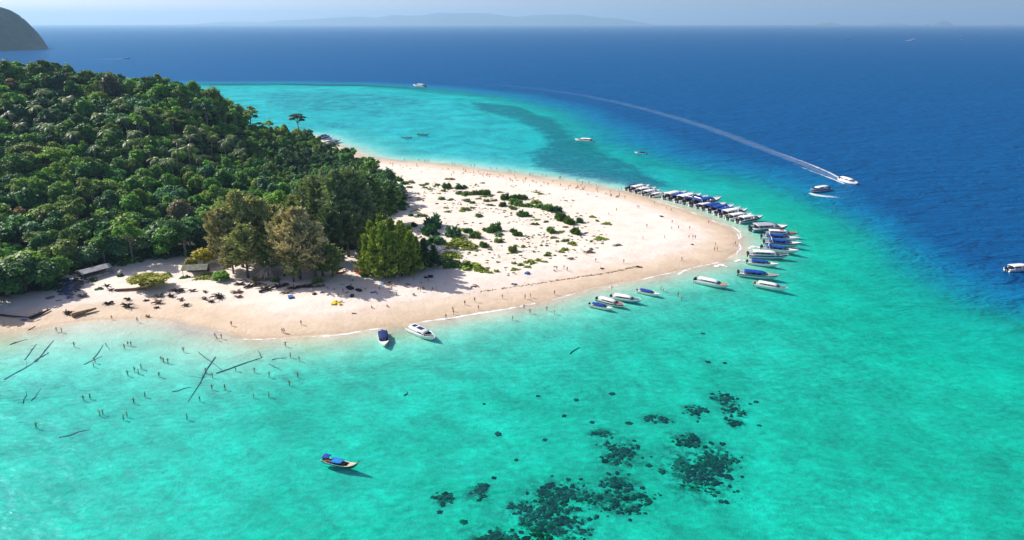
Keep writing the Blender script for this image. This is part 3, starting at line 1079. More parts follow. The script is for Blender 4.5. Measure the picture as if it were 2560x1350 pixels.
YOUNG_T = trunk_mesh('trunk', 12, 0.22, 0.05, 78, M['bark'], 6, 2.0, 1.4)
PALM = [cloud_mesh('fronds', palm_cloud(340 + k), M['palm_leaf']) for k in range(3)]


def palm_trunk(seed):
    g = random.Random(seed)
    mb = MB()
    lx, ly = g.uniform(-1.2, 1.2), g.uniform(-1.2, 1.2)
    pts = [(lx * t * t - lx, ly * t * t - ly, 10 * t - 0.3 * (t == 0)) for t in (0, 0.25, 0.5, 0.75, 1)]
    mb.tube(pts, [0.28, 0.2, 0.17, 0.15, 0.14], 7)
    return mb.mesh('trunk', M['bark_pale'], True)


PALM_T = [palm_trunk(k) for k in range(3)]
BUSH = [cloud_mesh('foliage', bush_cloud(360 + k, 1.0, [0.75, 0.95, 0.65][k], 380, 0.2), M['leaf']) for k in range(3)]
SPIKE = [cloud_mesh('foliage', bush_cloud(380 + k, 1.0, [1.35, 1.7, 1.1][k], 420, 0.24, 1.0), M['needle']) for k in range(3)]
MAT = [cloud_mesh('foliage', mat_cloud(400 + k, 1.3, 420, 0.17), M['leaf']) for k in range(3)]


def stem_mesh(seed):
    g = random.Random(seed)
    mb = MB()
    for k in range(5):
        a = g.uniform(0, 6.28)
        mb.tube([(0, 0, -0.15), (math.cos(a) * 0.25, math.sin(a) * 0.25, 0.3), (math.cos(a) * 0.5, math.sin(a) * 0.5, 0.62)], [0.06, 0.04, 0.015], 5)
    return mb.mesh('stem', M['bark'])


STEM = stem_mesh(5)

special = []        # (x, y, r) kept free of scattered trees


def tree_at(px, py, zdepth_base, top_py, proto, tr, width_px, proto_w, proto_h, col, label, name='casuarina_tree', group=None, yscale=None):
    """stand a tree with its base on the ground seen at (px, py); width and height measured in the survey picture"""
    b = PT(px, py) if zdepth_base is None else zdepth_base
    fwd = b.y * _cp + (CAM_H - b.z) * _sp
    pm = FPX / fwd
    w = width_px / pm
    dep = math.atan2(CAM_H - b.z, b.y)
    h = (py - top_py) / pm / math.cos(dep)
    o = plant(name, proto, tr, b - Vector((0, 0, 0.1)), (w / proto_w, w / proto_w, h / proto_h), random.uniform(0, 6.28), col, label, 'tree', group)
    special.append((b.x, b.y, w * 0.5))
    return o


ORDN = ['first', 'second', 'third', 'fourth', 'fifth', 'sixth', 'seventh', 'eighth', 'ninth', 'tenth', 'eleventh', 'twelfth', 'thirteenth', 'fourteenth', 'fifteenth', 'sixteenth', 'seventeenth', 'eighteenth', 'nineteenth', 'twentieth']
GB = 'grey brown casuarinas above the driftwood beach'
grey = (0.43, 0.41, 0.20)
oliv = (0.36, 0.38, 0.14)
dgre = (0.25, 0.32, 0.15)
for nth_, (px, py, top, w, col, pr) in enumerate(sorted([(562, 672, 520, 62, (0.44, 0.40, 0.19), 0), (608, 668, 478, 92, (0.40, 0.40, 0.17), 1), (655, 660, 500, 80, oliv, 2), (620, 694, 560, 78, oliv, 3), (585, 684, 585, 62, grey, 0),
                                (712, 690, 535, 70, grey, 1), (752, 698, 522, 88, (0.52, 0.44, 0.24), 2), (790, 700, 556, 88, (0.55, 0.47, 0.25), 3), (808, 690, 600, 62, oliv, 0), (680, 684, 590, 64, (0.30, 0.36, 0.11), 2), (735, 704, 620, 60, oliv, 1), (592, 652, 505, 72, oliv, 3), (690, 640, 512, 84, (0.34, 0.36, 0.15), 0), (772, 676, 590, 62, oliv, 1), (832, 692, 612, 54, (0.30, 0.34, 0.11), 2), (640, 640, 486, 80, (0.28, 0.32, 0.12), 1)])):
    tree_at(px, py, None, top, CASU[pr], CASU_T, w * 1.12, 10.0, 20.0, (*col, 1), 'grey brown feathery casuarina, ' + ORDN[nth_] + ' along the driftwood beach from the moss roofed hut', 'casuarina_tree', GB)
for nth_, (px, py, top, w, col, pr) in enumerate(sorted([(800, 610, 440, 84, dgre, 0), (850, 632, 428, 96, dgre, 1), (890, 622, 424, 86, dgre, 2), (925, 600, 432, 90, (0.17, 0.27, 0.10), 3), (872, 642, 500, 84, dgre, 3),
                                (965, 560, 448, 76, (0.15, 0.28, 0.09), 0), (830, 655, 520, 60, (0.14, 0.21, 0.09), 2), (770, 600, 470, 70, (0.28, 0.33, 0.12), 1), (740, 590, 488, 60, (0.28, 0.33, 0.12), 3)])):
    tree_at(px, py, None, top, CASU[pr], CASU_T, w * 1.15, 10.0, 20.0, (*col, 1), 'tall dark green casuarina in the wood edge clump, ' + ORDN[nth_] + ' from the grey brown ones', 'casuarina_tree', 'dark casuarinas at the wood edge')
for nth_, (px, py, top, w, pr) in enumerate(sorted([(920, 686, 588, 58, 0), (940, 692, 570, 60, 1), (964, 696, 556, 66, 2), (988, 694, 580, 58, 0), (1004, 690, 562, 62, 1), (1028, 684, 578, 56, 2), (1042, 676, 590, 46, 0), (932, 672, 552, 58, 2), (956, 668, 540, 60, 1), (982, 666, 546, 62, 0), (1006, 664, 552, 58, 2), (1026, 660, 562, 50, 1), (912, 668, 586, 44, 2)])):
    tree_at(px, py, None, top, YOUNG[pr], YOUNG_T, w, 8.4, 15.0, (0.27, 0.35, 0.055, 1), 'bright olive young casuarina in the sand thicket, ' + ORDN[nth_] + ' from the orange kayaks', 'casuarina_tree', 'young casuarina thicket on the open sand')
for px, py, top, w, pr in [(1062, 672, 596, 52, 0), (1085, 668, 612, 46, 1)]:
    tree_at(px, py, None, top, YOUNG[pr], YOUNG_T, w, 8.4, 15.0, (0.075, 0.155, 0.06, 1), 'dark blue green young casuarina beside the bright thicket', 'casuarina_tree', 'dark young casuarinas beside the thicket')
tree_at(932, 602, None, 536, YOUNG[2], YOUNG_T, 66, 8.4, 15.0, (0.12, 0.21, 0.075, 1), 'small bushy casuarina behind the bright thicket at the shaded sand')

# trees with a look of their own
def broad_at(px, py, w, ztop_frac=1.0, k=0, col='mid', label='', base=None, hfac=1.0, group=None, trunk_scale=1.0):
    b = base if base is not None else PT(px, py)
    fwd = b.y * _cp + (CAM_H - b.z) * _sp
    s = (w * fwd / FPX) / 10.0
    cm, tm, _ = BROAD[k]
    o = plant('broadleaf_tree', cm, tm, b - Vector((0, 0, 0.1)), (s, s, s * hfac), random.uniform(0, 6.28), colour_of(col, 0.03), label, 'tree', group, crown_z=6.2)
    special.append((b.x, b.y, s * 3.2))
    return o


broad_at(376, 716, 92, k=7, col=(0.30, 0.32, 0.05), label='yellow green spreading tree standing on the sand beside the driftwood', hfac=0.42)
broad_at(553, 700, 52, k=4, col=(0.15, 0.36, 0.02), label='bright green rounded bushy tree in front of the grey brown casuarinas', hfac=0.42)
broad_at(512, 664, 66, k=1, col='yellow', label='yellow crowned tree with pale trunks beside the moss covered roof', hfac=0.62)
broad_at(480, 668, 36, k=3, col=(0.32, 0.31, 0.045), label='small yellow green tree beside the yellow crowned tree', hfac=0.7)
broad_at(722, 560, 62, k=2, col=(0.38, 0.34, 0.04), label='yellow topped tree among the dark wood above the casuarinas', hfac=1.0)
broad_at(160, 672, 84, k=0, col=(0.19, 0.27, 0.075), label='light green tree rising beside the grey tin roofed shed', hfac=1.0)
broad_at(225, 668, 64, k=5, col='blue', label='blue green tree just behind the grey tin roofed shed', hfac=0.9)
broad_at(342, 640, 80, k=2, col=(0.15, 0.25, 0.08), label='green tree behind the yellow green spreading tree', hfac=0.9)
broad_at(455, 588, 74, k=6, col=(0.25, 0.22, 0.15), label='greyish tree with thin foliage above the brown hut roof', hfac=1.1)
broad_at(268, 668, 26, k=5, col=(0.08, 0.17, 0.10), label='small blue green tree at the gable of the tin roofed shed', hfac=0.6)

for px, py, w, k, col, lab in [(20, 742, 110, 0, 'dark', 'large dark tree leaning over the shaded beach corner'), (66, 730, 96, 3, 'deep', 'very dark tree beside the shaded beach corner'), (112, 724, 90, 5, 'dark', 'dark tree at the edge of the rubble heap'), (-50, 762, 120, 1, 'deep', 'very dark tree cut by the picture edge above the beach'),
                                (300, 652, 76, 2, 'blue', 'blue green tree between the shed and the spreading tree'), (424, 644, 72, 6, 'mid', 'mid green tree beside the brown roofed hut'), (566, 640, 70, 4, 'dark', 'dark tree just behind the yellow crowned tree')]:
    broad_at(px, py, w, k=k, col=col, label=lab, hfac=0.95)

# tall umbrella tree on the lagoon side
def umbrella_tree():
    b = P(743, 292, 22.5)
    b = Vector((b.x, b.y, ground_z(b.x, b.y)))
    H = 22.5 - b.z
    root = link('umbrella_tree', None, None, b)
    tag(root, 'lone tall tree with a flat umbrella crown against the lagoon', 'tree')
    C = Cloud()
    g = np.random.default_rng(9)
    for (dx, dy, dz, r) in [(0, 0, 1.2, 4.2), (2.6, 0.5, -0.6, 3.4), (-2.8, 0.4, 0.4, 3.2), (0.6, -2.4, -0.4, 3.0), (3.4, -1.6, -2.2, 2.2), (-3.4, -1.0, -1.6, 2.2)]:
        n = 420
        a = g.uniform(0, 6.28, n); q = np.sqrt(g.uniform(0, 1, n)) * r
        p = np.stack([dx + np.cos(a) * q, dy + np.sin(a) * q, H + dz + 0.7 * (1 - (q / r) ** 2) + g.normal(0, 0.16, n)], 1)
        v, f = leaves(p, np.tile([0, 0, 1.0], (n, 1)), 0.5, g)
        C.add(v, f, tint(n, g))
    c = link('crown', cloud_mesh('crown', C.arrays(), M['leaf']), root)
    c.color = (0.09, 0.12, 0.05, 1)
    mb = MB()
    mb.tube([(0.6, 0, -0.5), (0.3, 0, H * 0.4), (-0.2, 0, H * 0.75), (0, 0, H)], [0.5, 0.36, 0.3, 0.2], 8)
    for e in [(2.6, 0.5, H - 0.8), (-2.8, 0.4, H + 0.2), (0.6, -2.4, H - 0.6), (3.2, -1.5, H - 2.2), (-3.2, -0.9, H - 1.7)]:
        mb.tube([(-0.15, 0, H * 0.72), (e[0] * 0.5, e[1] * 0.5, (H * 0.72 + e[2]) / 2 + 0.3), e], [0.2, 0.14, 0.05], 6)
    link('trunk', mb.mesh('trunk', M['bark_pale'], True), root)


umbrella_tree()


def dead_tree(px, py, h, label):
    b = P(px, py, 12.0)
    z = ground_z(b.x, b.y)
    root = link('dead_tree', None, None, (b.x, b.y, z))
    tag(root, label, 'tree')
    g = random.Random(px)
    H = h + 12.0 - z
    mb = MB()
    mb.tube([(0, 0, -0.3), (0.2, 0, H * 0.5), (-0.2, 0, H)], [0.4, 0.28, 0.08], 7)
    tk = link('trunk', mb.mesh('trunk', M['wood_pale'], True), root)
    for k in range(8):
        t = g.uniform(0.55, 0.95)
        a = g.uniform(0, 6.28)
        br = MB()
        e = (math.cos(a) * 2.6, math.sin(a) * 2.6, H * t + 1.8)
        br.tube([(0, 0, H * t), (e[0] * 0.5, e[1] * 0.5, H * t + 0.6), e], [0.14, 0.09, 0.03], 5)
        link('branch', br.mesh('branch', M['wood_pale'], True), tk)


dead_tree(696, 362, 5.0, 'bare whitish dead tree standing among the green crowns')

# palms on the slope
def canopy_base(px, py, crown_h):
    """ground point of a tree whose crown top is seen at (px, py)"""
    d = ray(px, py)
    y = np.linspace(215, 545, 331)
    x = y * d.x / d.y
    g_ = np.maximum(land(x, y), 0)
    gap = CAM_H + y * d.z / d.y - (g_ + crown_h)
    hit = np.nonzero(gap < 0)[0]
    k = hit[0] if len(hit) else int(gap.argmin())
    return Vector((x[k], y[k], g_[k]))


PALMS = [(297, 244), (244, 284), (169, 244), (212, 306), (106, 300), (47, 297), (306, 287), (447, 347), (475, 331), (500, 322), (472, 369), (497, 381), (384, 388), (444, 375),
         (237, 356), (337, 331), (578, 337), (531, 337), (319, 353), (122, 312), (106, 226), (560, 352), (88, 268), (20, 276), (185, 330), (420, 400), (600, 372), (350, 262), (268, 330)]
for i, (px, py) in enumerate(PALMS):
    b = canopy_base(px, py, 13.0)
    s = random.uniform(1.05, 1.35)
    root = plant('palm_tree', PALM[i % 3], PALM_T[i % 3], b, (s, s, s), random.uniform(0, 6.28), (*[c * random.uniform(0.85, 1.2) for c in (0.21, 0.29, 0.10)], 1),
                 'pale green palm standing among the broadleaf trees on the slope', 'palm tree', 'palms scattered over the wooded slope', 'fronds', 10.0)
    special.append((b.x, b.y, 2.2))

# skyline trees of their own shape
for px, py, w, k, col, lab, hf in [(270, 186, 66, 1, (0.15, 0.15, 0.085), 'broad brownish tree standing out on the ridge skyline', 1.15), (118, 178, 46, 4, 'deep', 'dark leaning tree on the ridge skyline beside the open sea', 1.5),
                                   (150, 180, 44, 1, 'deep', 'second dark leaning tree on the ridge skyline', 1.5)]:
    b = canopy_base(px, py, 10.6 * (w * 420 / FPX / 10) * hf)
    broad_at(0, 0, w, k=k, col=col, label=lab, base=b, hfac=hf)

# the wood: scattered trees; the 290 that show largest are single trees, the rest one mass
def scatter_wood():
    g = np.random.default_rng(2024)
    fp = np.array(FOREST)
    lo, hi = fp.min(0), fp.max(0)
    cand = g.uniform(lo, hi, (60000, 2))
    px, py, fw = proj(cand[:, 0], cand[:, 1], 15.0)
    ok = inside(cand, FOREST) & (px > -330)
    cand = cand[ok]
    z = land(cand[:, 0], cand[:, 1])
    ok = (z > 0.8) & (cand[:, 1] < 560)
    cand, z = cand[ok], z[ok]
    rad = g.uniform(2.9, 5.6, len(cand)) * np.where(g.uniform(0, 1, len(cand)) < 0.25, g.uniform(1.2, 1.75, len(cand)), 1.0)
    rad = rad * (1 - 0.50 * sstep(-200, -160, cand[:, 0]) * sstep(320, 380, cand[:, 1]))
    cell = {}
    keep = []
    sp = np.array(special)
    for i, (p, r) in enumerate(zip(cand, rad)):
        if (np.hypot(sp[:, 0] - p[0], sp[:, 1] - p[1]) < sp[:, 2] * 0.7 + r * 0.45).any(): continue
        cx, cy = int(p[0] // 7), int(p[1] // 7)
        bad = False
        for a in (-1, 0, 1):
            for b in (-1, 0, 1):
                for j in cell.get((cx + a, cy + b), ()):
                    if np.hypot(*(cand[j] - p)) < 0.60 * (rad[j] + r):
                        bad = True
                        break
                if bad: break
            if bad: break
        if bad: continue
        cell.setdefault((cx, cy), []).append(i)
        keep.append(i)
    keep = np.array(keep)
    return cand[keep], z[keep], rad[keep]


tp, tz, trd = scatter_wood()
s_ = trd / 5.0
hf_ = np.minimum(rng.uniform(0.80, 1.35, len(tp)), 14.0 / (11 * s_))
ccz = tz + 7.5 * s_ * hf_
qx, qy, qd = proj(tp[:, 0], tp[:, 1], ccz)
order = np.argsort(qd)
buf = np.zeros((340, 640), bool)
vis = np.zeros(len(tp))
yy, xx = np.mgrid[0:340, 0:640]
for i in order:
    a, b = trd[i] * FPX / qd[i] / 4, trd[i] * 0.78 * FPX / qd[i] / 4
    x0, x1, y0, y1 = int(qx[i] / 4 - a), int(qx[i] / 4 + a) + 1, int(qy[i] / 4 - b), int(qy[i] / 4 + b) + 1
    x0, y0, x1, y1 = max(x0, 0), max(y0, 0), min(x1, 640), min(y1, 338)
    if x1 <= x0 or y1 <= y0: continue
    sub = ((xx[y0:y1, x0:x1] - qx[i] / 4) / a) ** 2 + ((yy[y0:y1, x0:x1] - qy[i] / 4) / b) ** 2 < 1
    vis[i] = (sub & ~buf[y0:y1, x0:x1]).sum()
    buf[y0:y1, x0:x1] |= sub
chosen = set(np.argsort(-vis)[:286].tolist())
WORD = {'dark': 'dark green', 'mid': 'mid green', 'olive': 'olive green', 'blue': 'blue green', 'light': 'light green', 'deep': 'very dark', 'brown': 'brownish'}


def tree_label(kind, px, py):
    """colour first, then the landmark the tree stands next to"""
    if py < 250: where = 'on the ridge crest against the open sea'
    elif px > 640 and py < 420: where = 'on the slope falling to the lagoon beach'
    elif px > 640: where = 'in the wood behind the dark casuarinas'
    elif py < 330: where = 'on the upper slope among the palms' if px < 320 else 'on the upper slope towards the lagoon'
    elif py < 430: where = 'halfway up the slope above the shed' if px < 320 else 'halfway up the slope among the palms'
    elif py < 540: where = 'low on the slope above the shed' if px < 300 else 'low on the slope behind the grey brown casuarinas'
    else: where = 'at the foot of the wood beside the shed' if px < 330 else 'at the foot of the wood by the brown roofed hut'
    return WORD[kind] + ' broadleaf tree ' + where


mass = Cloud()
for i in range(len(tp)):
    u = fbm(tp[i:i + 1, 0] / 60, tp[i:i + 1, 1] / 60, 71, 3)[0] + random.uniform(-0.28, 0.28)
    kind = 'deep' if u < 0.24 else 'dark' if u < 0.42 else 'blue' if u < 0.48 else 'mid' if u < 0.64 else 'olive' if u < 0.80 else 'light'
    if random.random() < 0.012: kind = 'brown'
    k = random.randrange(8) if random.random() < 0.62 else random.randrange(8, 12)
    s, hf, rz = s_[i], hf_[i], random.uniform(0, 6.28)
    loc = Vector((tp[i, 0], tp[i, 1], tz[i] - 0.1))
    if i in chosen:
        ux = random.uniform(0.82, 1.22)
        plant('broadleaf_tree', BROAD[k][0], BROAD[k][1], loc, (s * ux, s * random.uniform(0.85, 1.15), s * hf), rz, colour_of(kind, 0.25), tree_label(kind, qx[i], qy[i]), 'tree', 'broadleaf trees of the wood on the rise', crown_z=6.2)
    else:
        v, f, t = BROAD[k][2]
        c, sn = math.cos(rz), math.sin(rz)
        w = np.stack([(v[:, 0] * c - v[:, 1] * sn) * s + loc.x, (v[:, 0] * sn + v[:, 1] * c) * s + loc.y, (v[:, 2] + 6.2) * s * hf + loc.z], 1)
        mass.add(w, f, t * np.array(colour_of(kind)[:3]))
mo = link('forest', cloud_mesh('forest', mass.arrays(), M['leaf']))
tag(mo, 'dense green tree crowns filling the wood behind the nearer trees', kind='stuff')
# low growth along the foot of the wood
g_ = np.random.default_rng(88)
under = Cloud()
fpn = np.array(FOREST)
cand = g_.uniform(fpn.min(0), fpn.max(0), (14000, 2))
dd = sdist(cand, FOREST)
px_, py_, _q = proj(cand[:, 0], cand[:, 1], 2.0)
cand = cand[(dd > -1.5) & (dd < 16) & (px_ > -200) & (cand[:, 1] < 420)]
cz = land(cand[:, 0], cand[:, 1])
UB = [bush_cloud(500 + k, 2.2, 2.4, 170, 0.55) for k in range(4)]
n_u = 0
for i in range(len(cand)):
    if n_u >= 520 or cz[i] < 0.9: continue
    v, f, t = UB[i % 4]
    a, sc_ = g_.uniform(0, 6.28), g_.uniform(0.6, 1.25)
    c, sn = math.cos(a), math.sin(a)
    w = np.stack([(v[:, 0] * c - v[:, 1] * sn) * sc_ + cand[i, 0], (v[:, 0] * sn + v[:, 1] * c) * sc_ + cand[i, 1], v[:, 2] * sc_ + cz[i]], 1)
    under.add(w, f, t * np.array(colour_of(random.choice(['dark', 'blue', 'mid', 'deep']))[:3]))
    n_u += 1
tag(link('undergrowth', cloud_mesh('undergrowth', under.arrays(), M['leaf'])), 'dark green undergrowth along the foot of the wood', kind='stuff')
print('trees', len(tp), 'mass verts', mass.n)


# ------------------------------------------------------------------ shrubs and creepers on the sand
SHRUBS = [  # px, py, width px, kind (b bush, s spiky, m mat), colour
    (997, 452, 22, 's', 'mid'), (1010, 460, 26, 'b', 'dark'), (1024, 469, 18, 'b', 'dark'), (1028, 456, 28, 'b', 'olive'), (985, 462, 20, 'b', 'dark'), (1063, 470, 14, 'b', 'dark'), (1075, 473, 18, 'm', 'olive'), (1093, 463, 16, 'b', 'olive'),
    (1115, 470, 26, 's', 'mid'), (1107, 478, 18, 'b', 'olive'), (1148, 472, 20, 's', 'dark'), (1162, 470, 16, 's', 'dark'), (1157, 486, 42, 'b', 'mid'), (1186, 486, 18, 's', 'olive'), (1202, 486, 24, 's', 'mid'), (1214, 486, 26, 's', 'mid'),
    (1216, 503, 22, 'b', 'olive'), (1225, 514, 20, 'b', 'olive'), (1250, 481, 18, 'm', 'olive'), (1262, 498, 24, 's', 'mid'), (1285, 498, 26, 's', 'mid'), (1304, 498, 26, 's', 'mid'), (1288, 510, 46, 'b', 'mid'), (1312, 516, 46, 'b', 'mid'),
    (1342, 507, 36, 'b', 'light'), (1348, 518, 34, 'b', 'mid'), (1280, 521, 32, 'b', 'mid'), (1257, 515, 22, 's', 'mid'), (1370, 526, 28, 's', 'mid'), (1304, 540, 30, 's', 'mid'), (1323, 540, 16, 'b', 'olive'), (1392, 530, 26, 's', 'deep'),
    (1405, 550, 40, 's', 'mid'), (1422, 558, 34, 's', 'mid'), (1449, 556, 20, 's', 'dark'), (1438, 583, 32, 's', 'mid'), (1479, 543, 22, 'b', 'light'), (1493, 553, 12, 'b', 'dark'), (1517, 560, 26, 'm', 'light'), (1378, 581, 26, 's', 'mid'),
    (1400, 580, 24, 'm', 'light'), (1337, 561, 22, 'b', 'dark'), (1364, 555, 16, 'b', 'dark'), (1238, 576, 32, 's', 'mid'), (1226, 580, 28, 's', 'mid'), (1245, 588, 30, 'b', 'mid'), (1212, 577, 14, 's', 'dark'), (1282, 580, 20, 's', 'mid'),
    (1296, 589, 22, 's', 'mid'), (1246, 604, 32, 'b', 'mid'), (1211, 617, 28, 's', 'mid'), (1227, 624, 14, 'b', 'olive'), (1282, 628, 24, 's', 'olive'), (1307, 617, 18, 'b', 'olive'), (1323, 617, 9, 'b', 'olive'), (1353, 614, 11, 'b', 'olive'),
    (1413, 603, 22, 'b', 'mid'), (1428, 610, 30, 'b', 'light'), (1501, 597, 32, 'm', 'light'), (1477, 604, 12, 'b', 'dark'), (1370, 639, 24, 'b', 'olive'), (1411, 625, 22, 'b', 'light'), (1403, 631, 18, 'b', 'light'), (1326, 655, 34, 'b', 'light'),
    (1346, 652, 20, 'b', 'light'), (1361, 655, 18, 'b', 'light'), (1320, 668, 20, 'm', 'light'), (1285, 659, 16, 'b', 'olive'), (1287, 674, 24, 'm', 'light'), (1244, 656, 12, 'b', 'olive'), (1241, 679, 18, 'b', 'light'), (1224, 682, 20, 'b', 'light'),
    (1263, 670, 10, 'b', 'light'), (1085, 566, 46, 's', 'blue'), (1072, 584, 50, 's', 'blue'), (1087, 604, 72, 'b', 'dark'), (1134, 590, 42, 's', 'blue'), (1150, 597, 36, 'b', 'mid'), (1172, 582, 26, 's', 'dark'), (1190, 594, 28, 's', 'mid'),
    (1035, 566, 22, 's', 'dark'), (1049, 540, 30, 'b', 'mid'), (1027, 539, 18, 'b', 'dark'), (1063, 540, 20, 'b', 'olive'), (1161, 525, 36, 'b', 'olive'), (1104, 498, 24, 'b', 'mid'), (1126, 500, 18, 'b', 'olive'), (1093, 510, 11, 'b', 'dark'),
    (1197, 541, 26, 'b', 'dark'), (1150, 611, 74, 'm', 'light'), (1125, 640, 58, 'm', 'light'), (1175, 622, 44, 'm', 'olive'), (1150, 664, 70, 'b', 'mid'), (1185, 668, 60, 'b', 'light'), (1120, 662, 60, 'b', 'mid'), (1205, 676, 40, 'm', 'light'),
    (910, 690, 24, 's', 'mid'), (1000, 512, 44, 'b', 'mid'), (985, 500, 40, 'b', 'dark'), (1005, 522, 40, 'b', 'mid'), (975, 530, 36, 'b', 'dark'), (960, 478, 34, 'b', 'mid'), (945, 545, 34, 'b', 'dark'),
    (418, 690, 28, 'b', 'blue'), (462, 694, 24, 'b', 'mid'), (510, 694, 44, 'm', 'light'), (150, 708, 26, 'b', 'dark'), (236, 700, 30, 'b', 'mid'), (250, 722, 22, 'b', 'blue'), (300, 690, 20, 'b', 'dark'), (640, 702, 24, 's', 'olive'), (690, 703, 22, 's', 'olive'), (796, 706, 26, 's', 'olive')]
_gs = random.Random(66)
_dn = np.array(DUNE)
while len(SHRUBS) < 178:
    _x, _y = _gs.uniform(_dn[:, 0].min(), _dn[:, 0].max()), _gs.uniform(_dn[:, 1].min(), _dn[:, 1].max())
    if not inside(np.array([[_x, _y]]), DUNE)[0] or fbm(np.array([_x / 18]), np.array([_y / 18]), 61, 3)[0] < 0.47: continue
    _a, _b, _ = proj(_x, _y, 1.7)
    SHRUBS.append((_a, _b, _gs.uniform(8, 22), _gs.choice('mmmb'), _gs.choice(['light', 'olive', 'olive', 'mid'])))
SLAB = {'b': 'low {} bush growing on the bare dune sand', 's': 'spiky {} shrub growing on the bare dune sand', 'm': 'flat {} creeper spread over the sand'}
CWORD = {'dark': 'dark green', 'mid': 'mid green', 'olive': 'olive', 'light': 'yellow green', 'blue': 'blue green', 'deep': 'blackish'}
for i, (px, py, w, kind, ck) in enumerate(SHRUBS):
    b = PT(px, py)
    fwd = b.y * _cp + (CAM_H - b.z) * _sp
    r = w * fwd / FPX / 2
    proto = {'b': BUSH, 's': SPIKE, 'm': MAT}[kind][i % 3]
    c = colour_of({'light': (0.28, 0.36, 0.045), 'olive': (0.22, 0.27, 0.06), 'mid': (0.12, 0.235, 0.045)}.get(ck, ck))
    zs = r * (0.62 if kind == 'b' and r > 2.0 else 0.78)
    where = ' beside the wood' if px < 900 else ''
    lab = SLAB[kind].format(CWORD[ck])
    if px < 900: lab = ('spiky ' if kind == 's' else 'low ') + CWORD[ck] + ' bush at the top of the driftwood beach'
    plant('creeper_plant' if kind == 'm' else 'shrub', proto, None if kind == 'm' else STEM, b - Vector((0, 0, 0.05)), (r, r, zs), random.uniform(0, 6.28), c, lab,
          'creeper' if kind == 'm' else 'shrub', 'plants scattered over the open sand', 'foliage')

# tufts and twigs too small to tell apart
tf = Cloud()
gt = np.random.default_rng(12)
dp = np.array(DUNE)
cand = gt.uniform(dp.min(0), dp.max(0), (5000, 2))
cand = cand[inside(cand, DUNE)]
dens = fbm(cand[:, 0] / 18, cand[:, 1] / 18, 61, 3)
cand = cand[dens + gt.uniform(-0.2, 0.2, len(cand)) > 0.54][:620]
cz = land(cand[:, 0], cand[:, 1])
TU = [bush_cloud(600 + k, 0.5, 0.35, 36, 0.22) for k in range(3)]
for i in range(len(cand)):
    v, f, t = TU[i % 3]
    if i % 3 == 0: keepf = f
    sc_ = gt.uniform(0.45, 1.5)
    tf.add(v * np.array([sc_, sc_, sc_ * 0.7]) + np.array([cand[i, 0], cand[i, 1], cz[i]]), f, t * np.array(colour_of(random.choice(['dark', 'olive', 'olive', 'mid', 'brown', (0.16, 0.13, 0.10)]))[:3]))
tag(link('grass_tufts', cloud_mesh('grass_tufts', tf.arrays(), M['leaf'])), 'small tufts and twigs dotted over the dune sand', kind='stuff')

# ------------------------------------------------------------------ boats
MESH = {}


def cached(key, fn):
    if key not in MESH: MESH[key] = fn()
    return MESH[key]


def hull_mesh(side, band, inner='gel_white', wide=1.0):
    def fn():
        mb = MB()
        rings = []
        for i in range(15):
            t = i / 14
            x = -5 + 10 * t
            b = 1.28 * wide * (1 if t < 0.5 else max(0.03, (1 - ((t - 0.5) / 0.5) ** 2.4)))
            b *= 0.93 + 0.07 * min(1, t * 4)
            sz = 0.78 + 0.42 * t ** 2
            keel = -0.35 + 1.25 * max(0, (t - 0.72) / 0.28) ** 2.2
            ch = (b * (0.84 - 0.3 * max(0, t - 0.6)), max(0.02 + 0.5 * t ** 4, keel + 0.02))
            mid = (b * 0.95, ch[1] + (sz - ch[1]) * 0.5)
            cb = max(b - 0.2, b * 0.3)
            fl = 0.32 if t < 0.66 else sz - 0.06
            p = lambda y, z: (x, y, z)
            rings.append([p(0, keel), p(-ch[0], ch[1]), p(-mid[0], mid[1]), p(-b, sz), p(-cb, sz), p(-cb * 0.96, fl), p(cb * 0.96, fl), p(cb, sz), p(b, sz), p(mid[0], mid[1]), p(ch[0], ch[1])])
        mb.loft(rings, 0, True, [0, 0, 1, 2, 2, 2, 2, 2, 1, 0, 0])
        return mb.mesh('hull', [M[side], M[band], M[inner]])
    return cached(('hull', side, band, inner, wide), fn)


def canopy_mesh(mat, x0, x1, hw, z0, crown, drop, th=0.07, nose=0.0):
    """arched roof from x0 to x1; 'nose' bends the front end down, 'drop' sags between the bows"""
    def fn():
        mb = MB()
        rings = []
        nx = 11
        for i in range(nx):
            t = i / (nx - 1)
            x = x0 + (x1 - x0) * t
            w = hw * (1 - 0.25 * max(0, (t - 0.6) / 0.4) ** 2 - 0.06 * max(0, (0.15 - t) / 0.15))
            dz = -nose * max(0, (t - 0.7) / 0.3) ** 2 - nose * 0.15 * max(0, (0.12 - t) / 0.12) - drop * (0.5 - 0.5 * math.cos(t * 8 * math.pi))
            top, bot = [], []
            for j in range(7):
                y = -w + 2 * w * j / 6
                zc = z0 + crown * (1 - (y / w) ** 2) + dz
                top.append((x, y, zc)); bot.append((x, y * 0.985, zc - th))
            rings.append(top + bot[::-1])
        mb.loft(rings, 0)
        return mb.mesh('canopy', M[mat], True)
    return cached(('can', mat, x0, x1, hw, z0, crown, drop, nose), fn)


def post_mesh(z0, z1, mat='gel_white', r=0.035):
    def fn():
        mb = MB()
        mb.tube([(0, 0, z0), (0, 0, z1)], [r, r], 6)
        return mb.mesh('post', M[mat])
    return cached(('post', z0, z1, mat, r), fn)


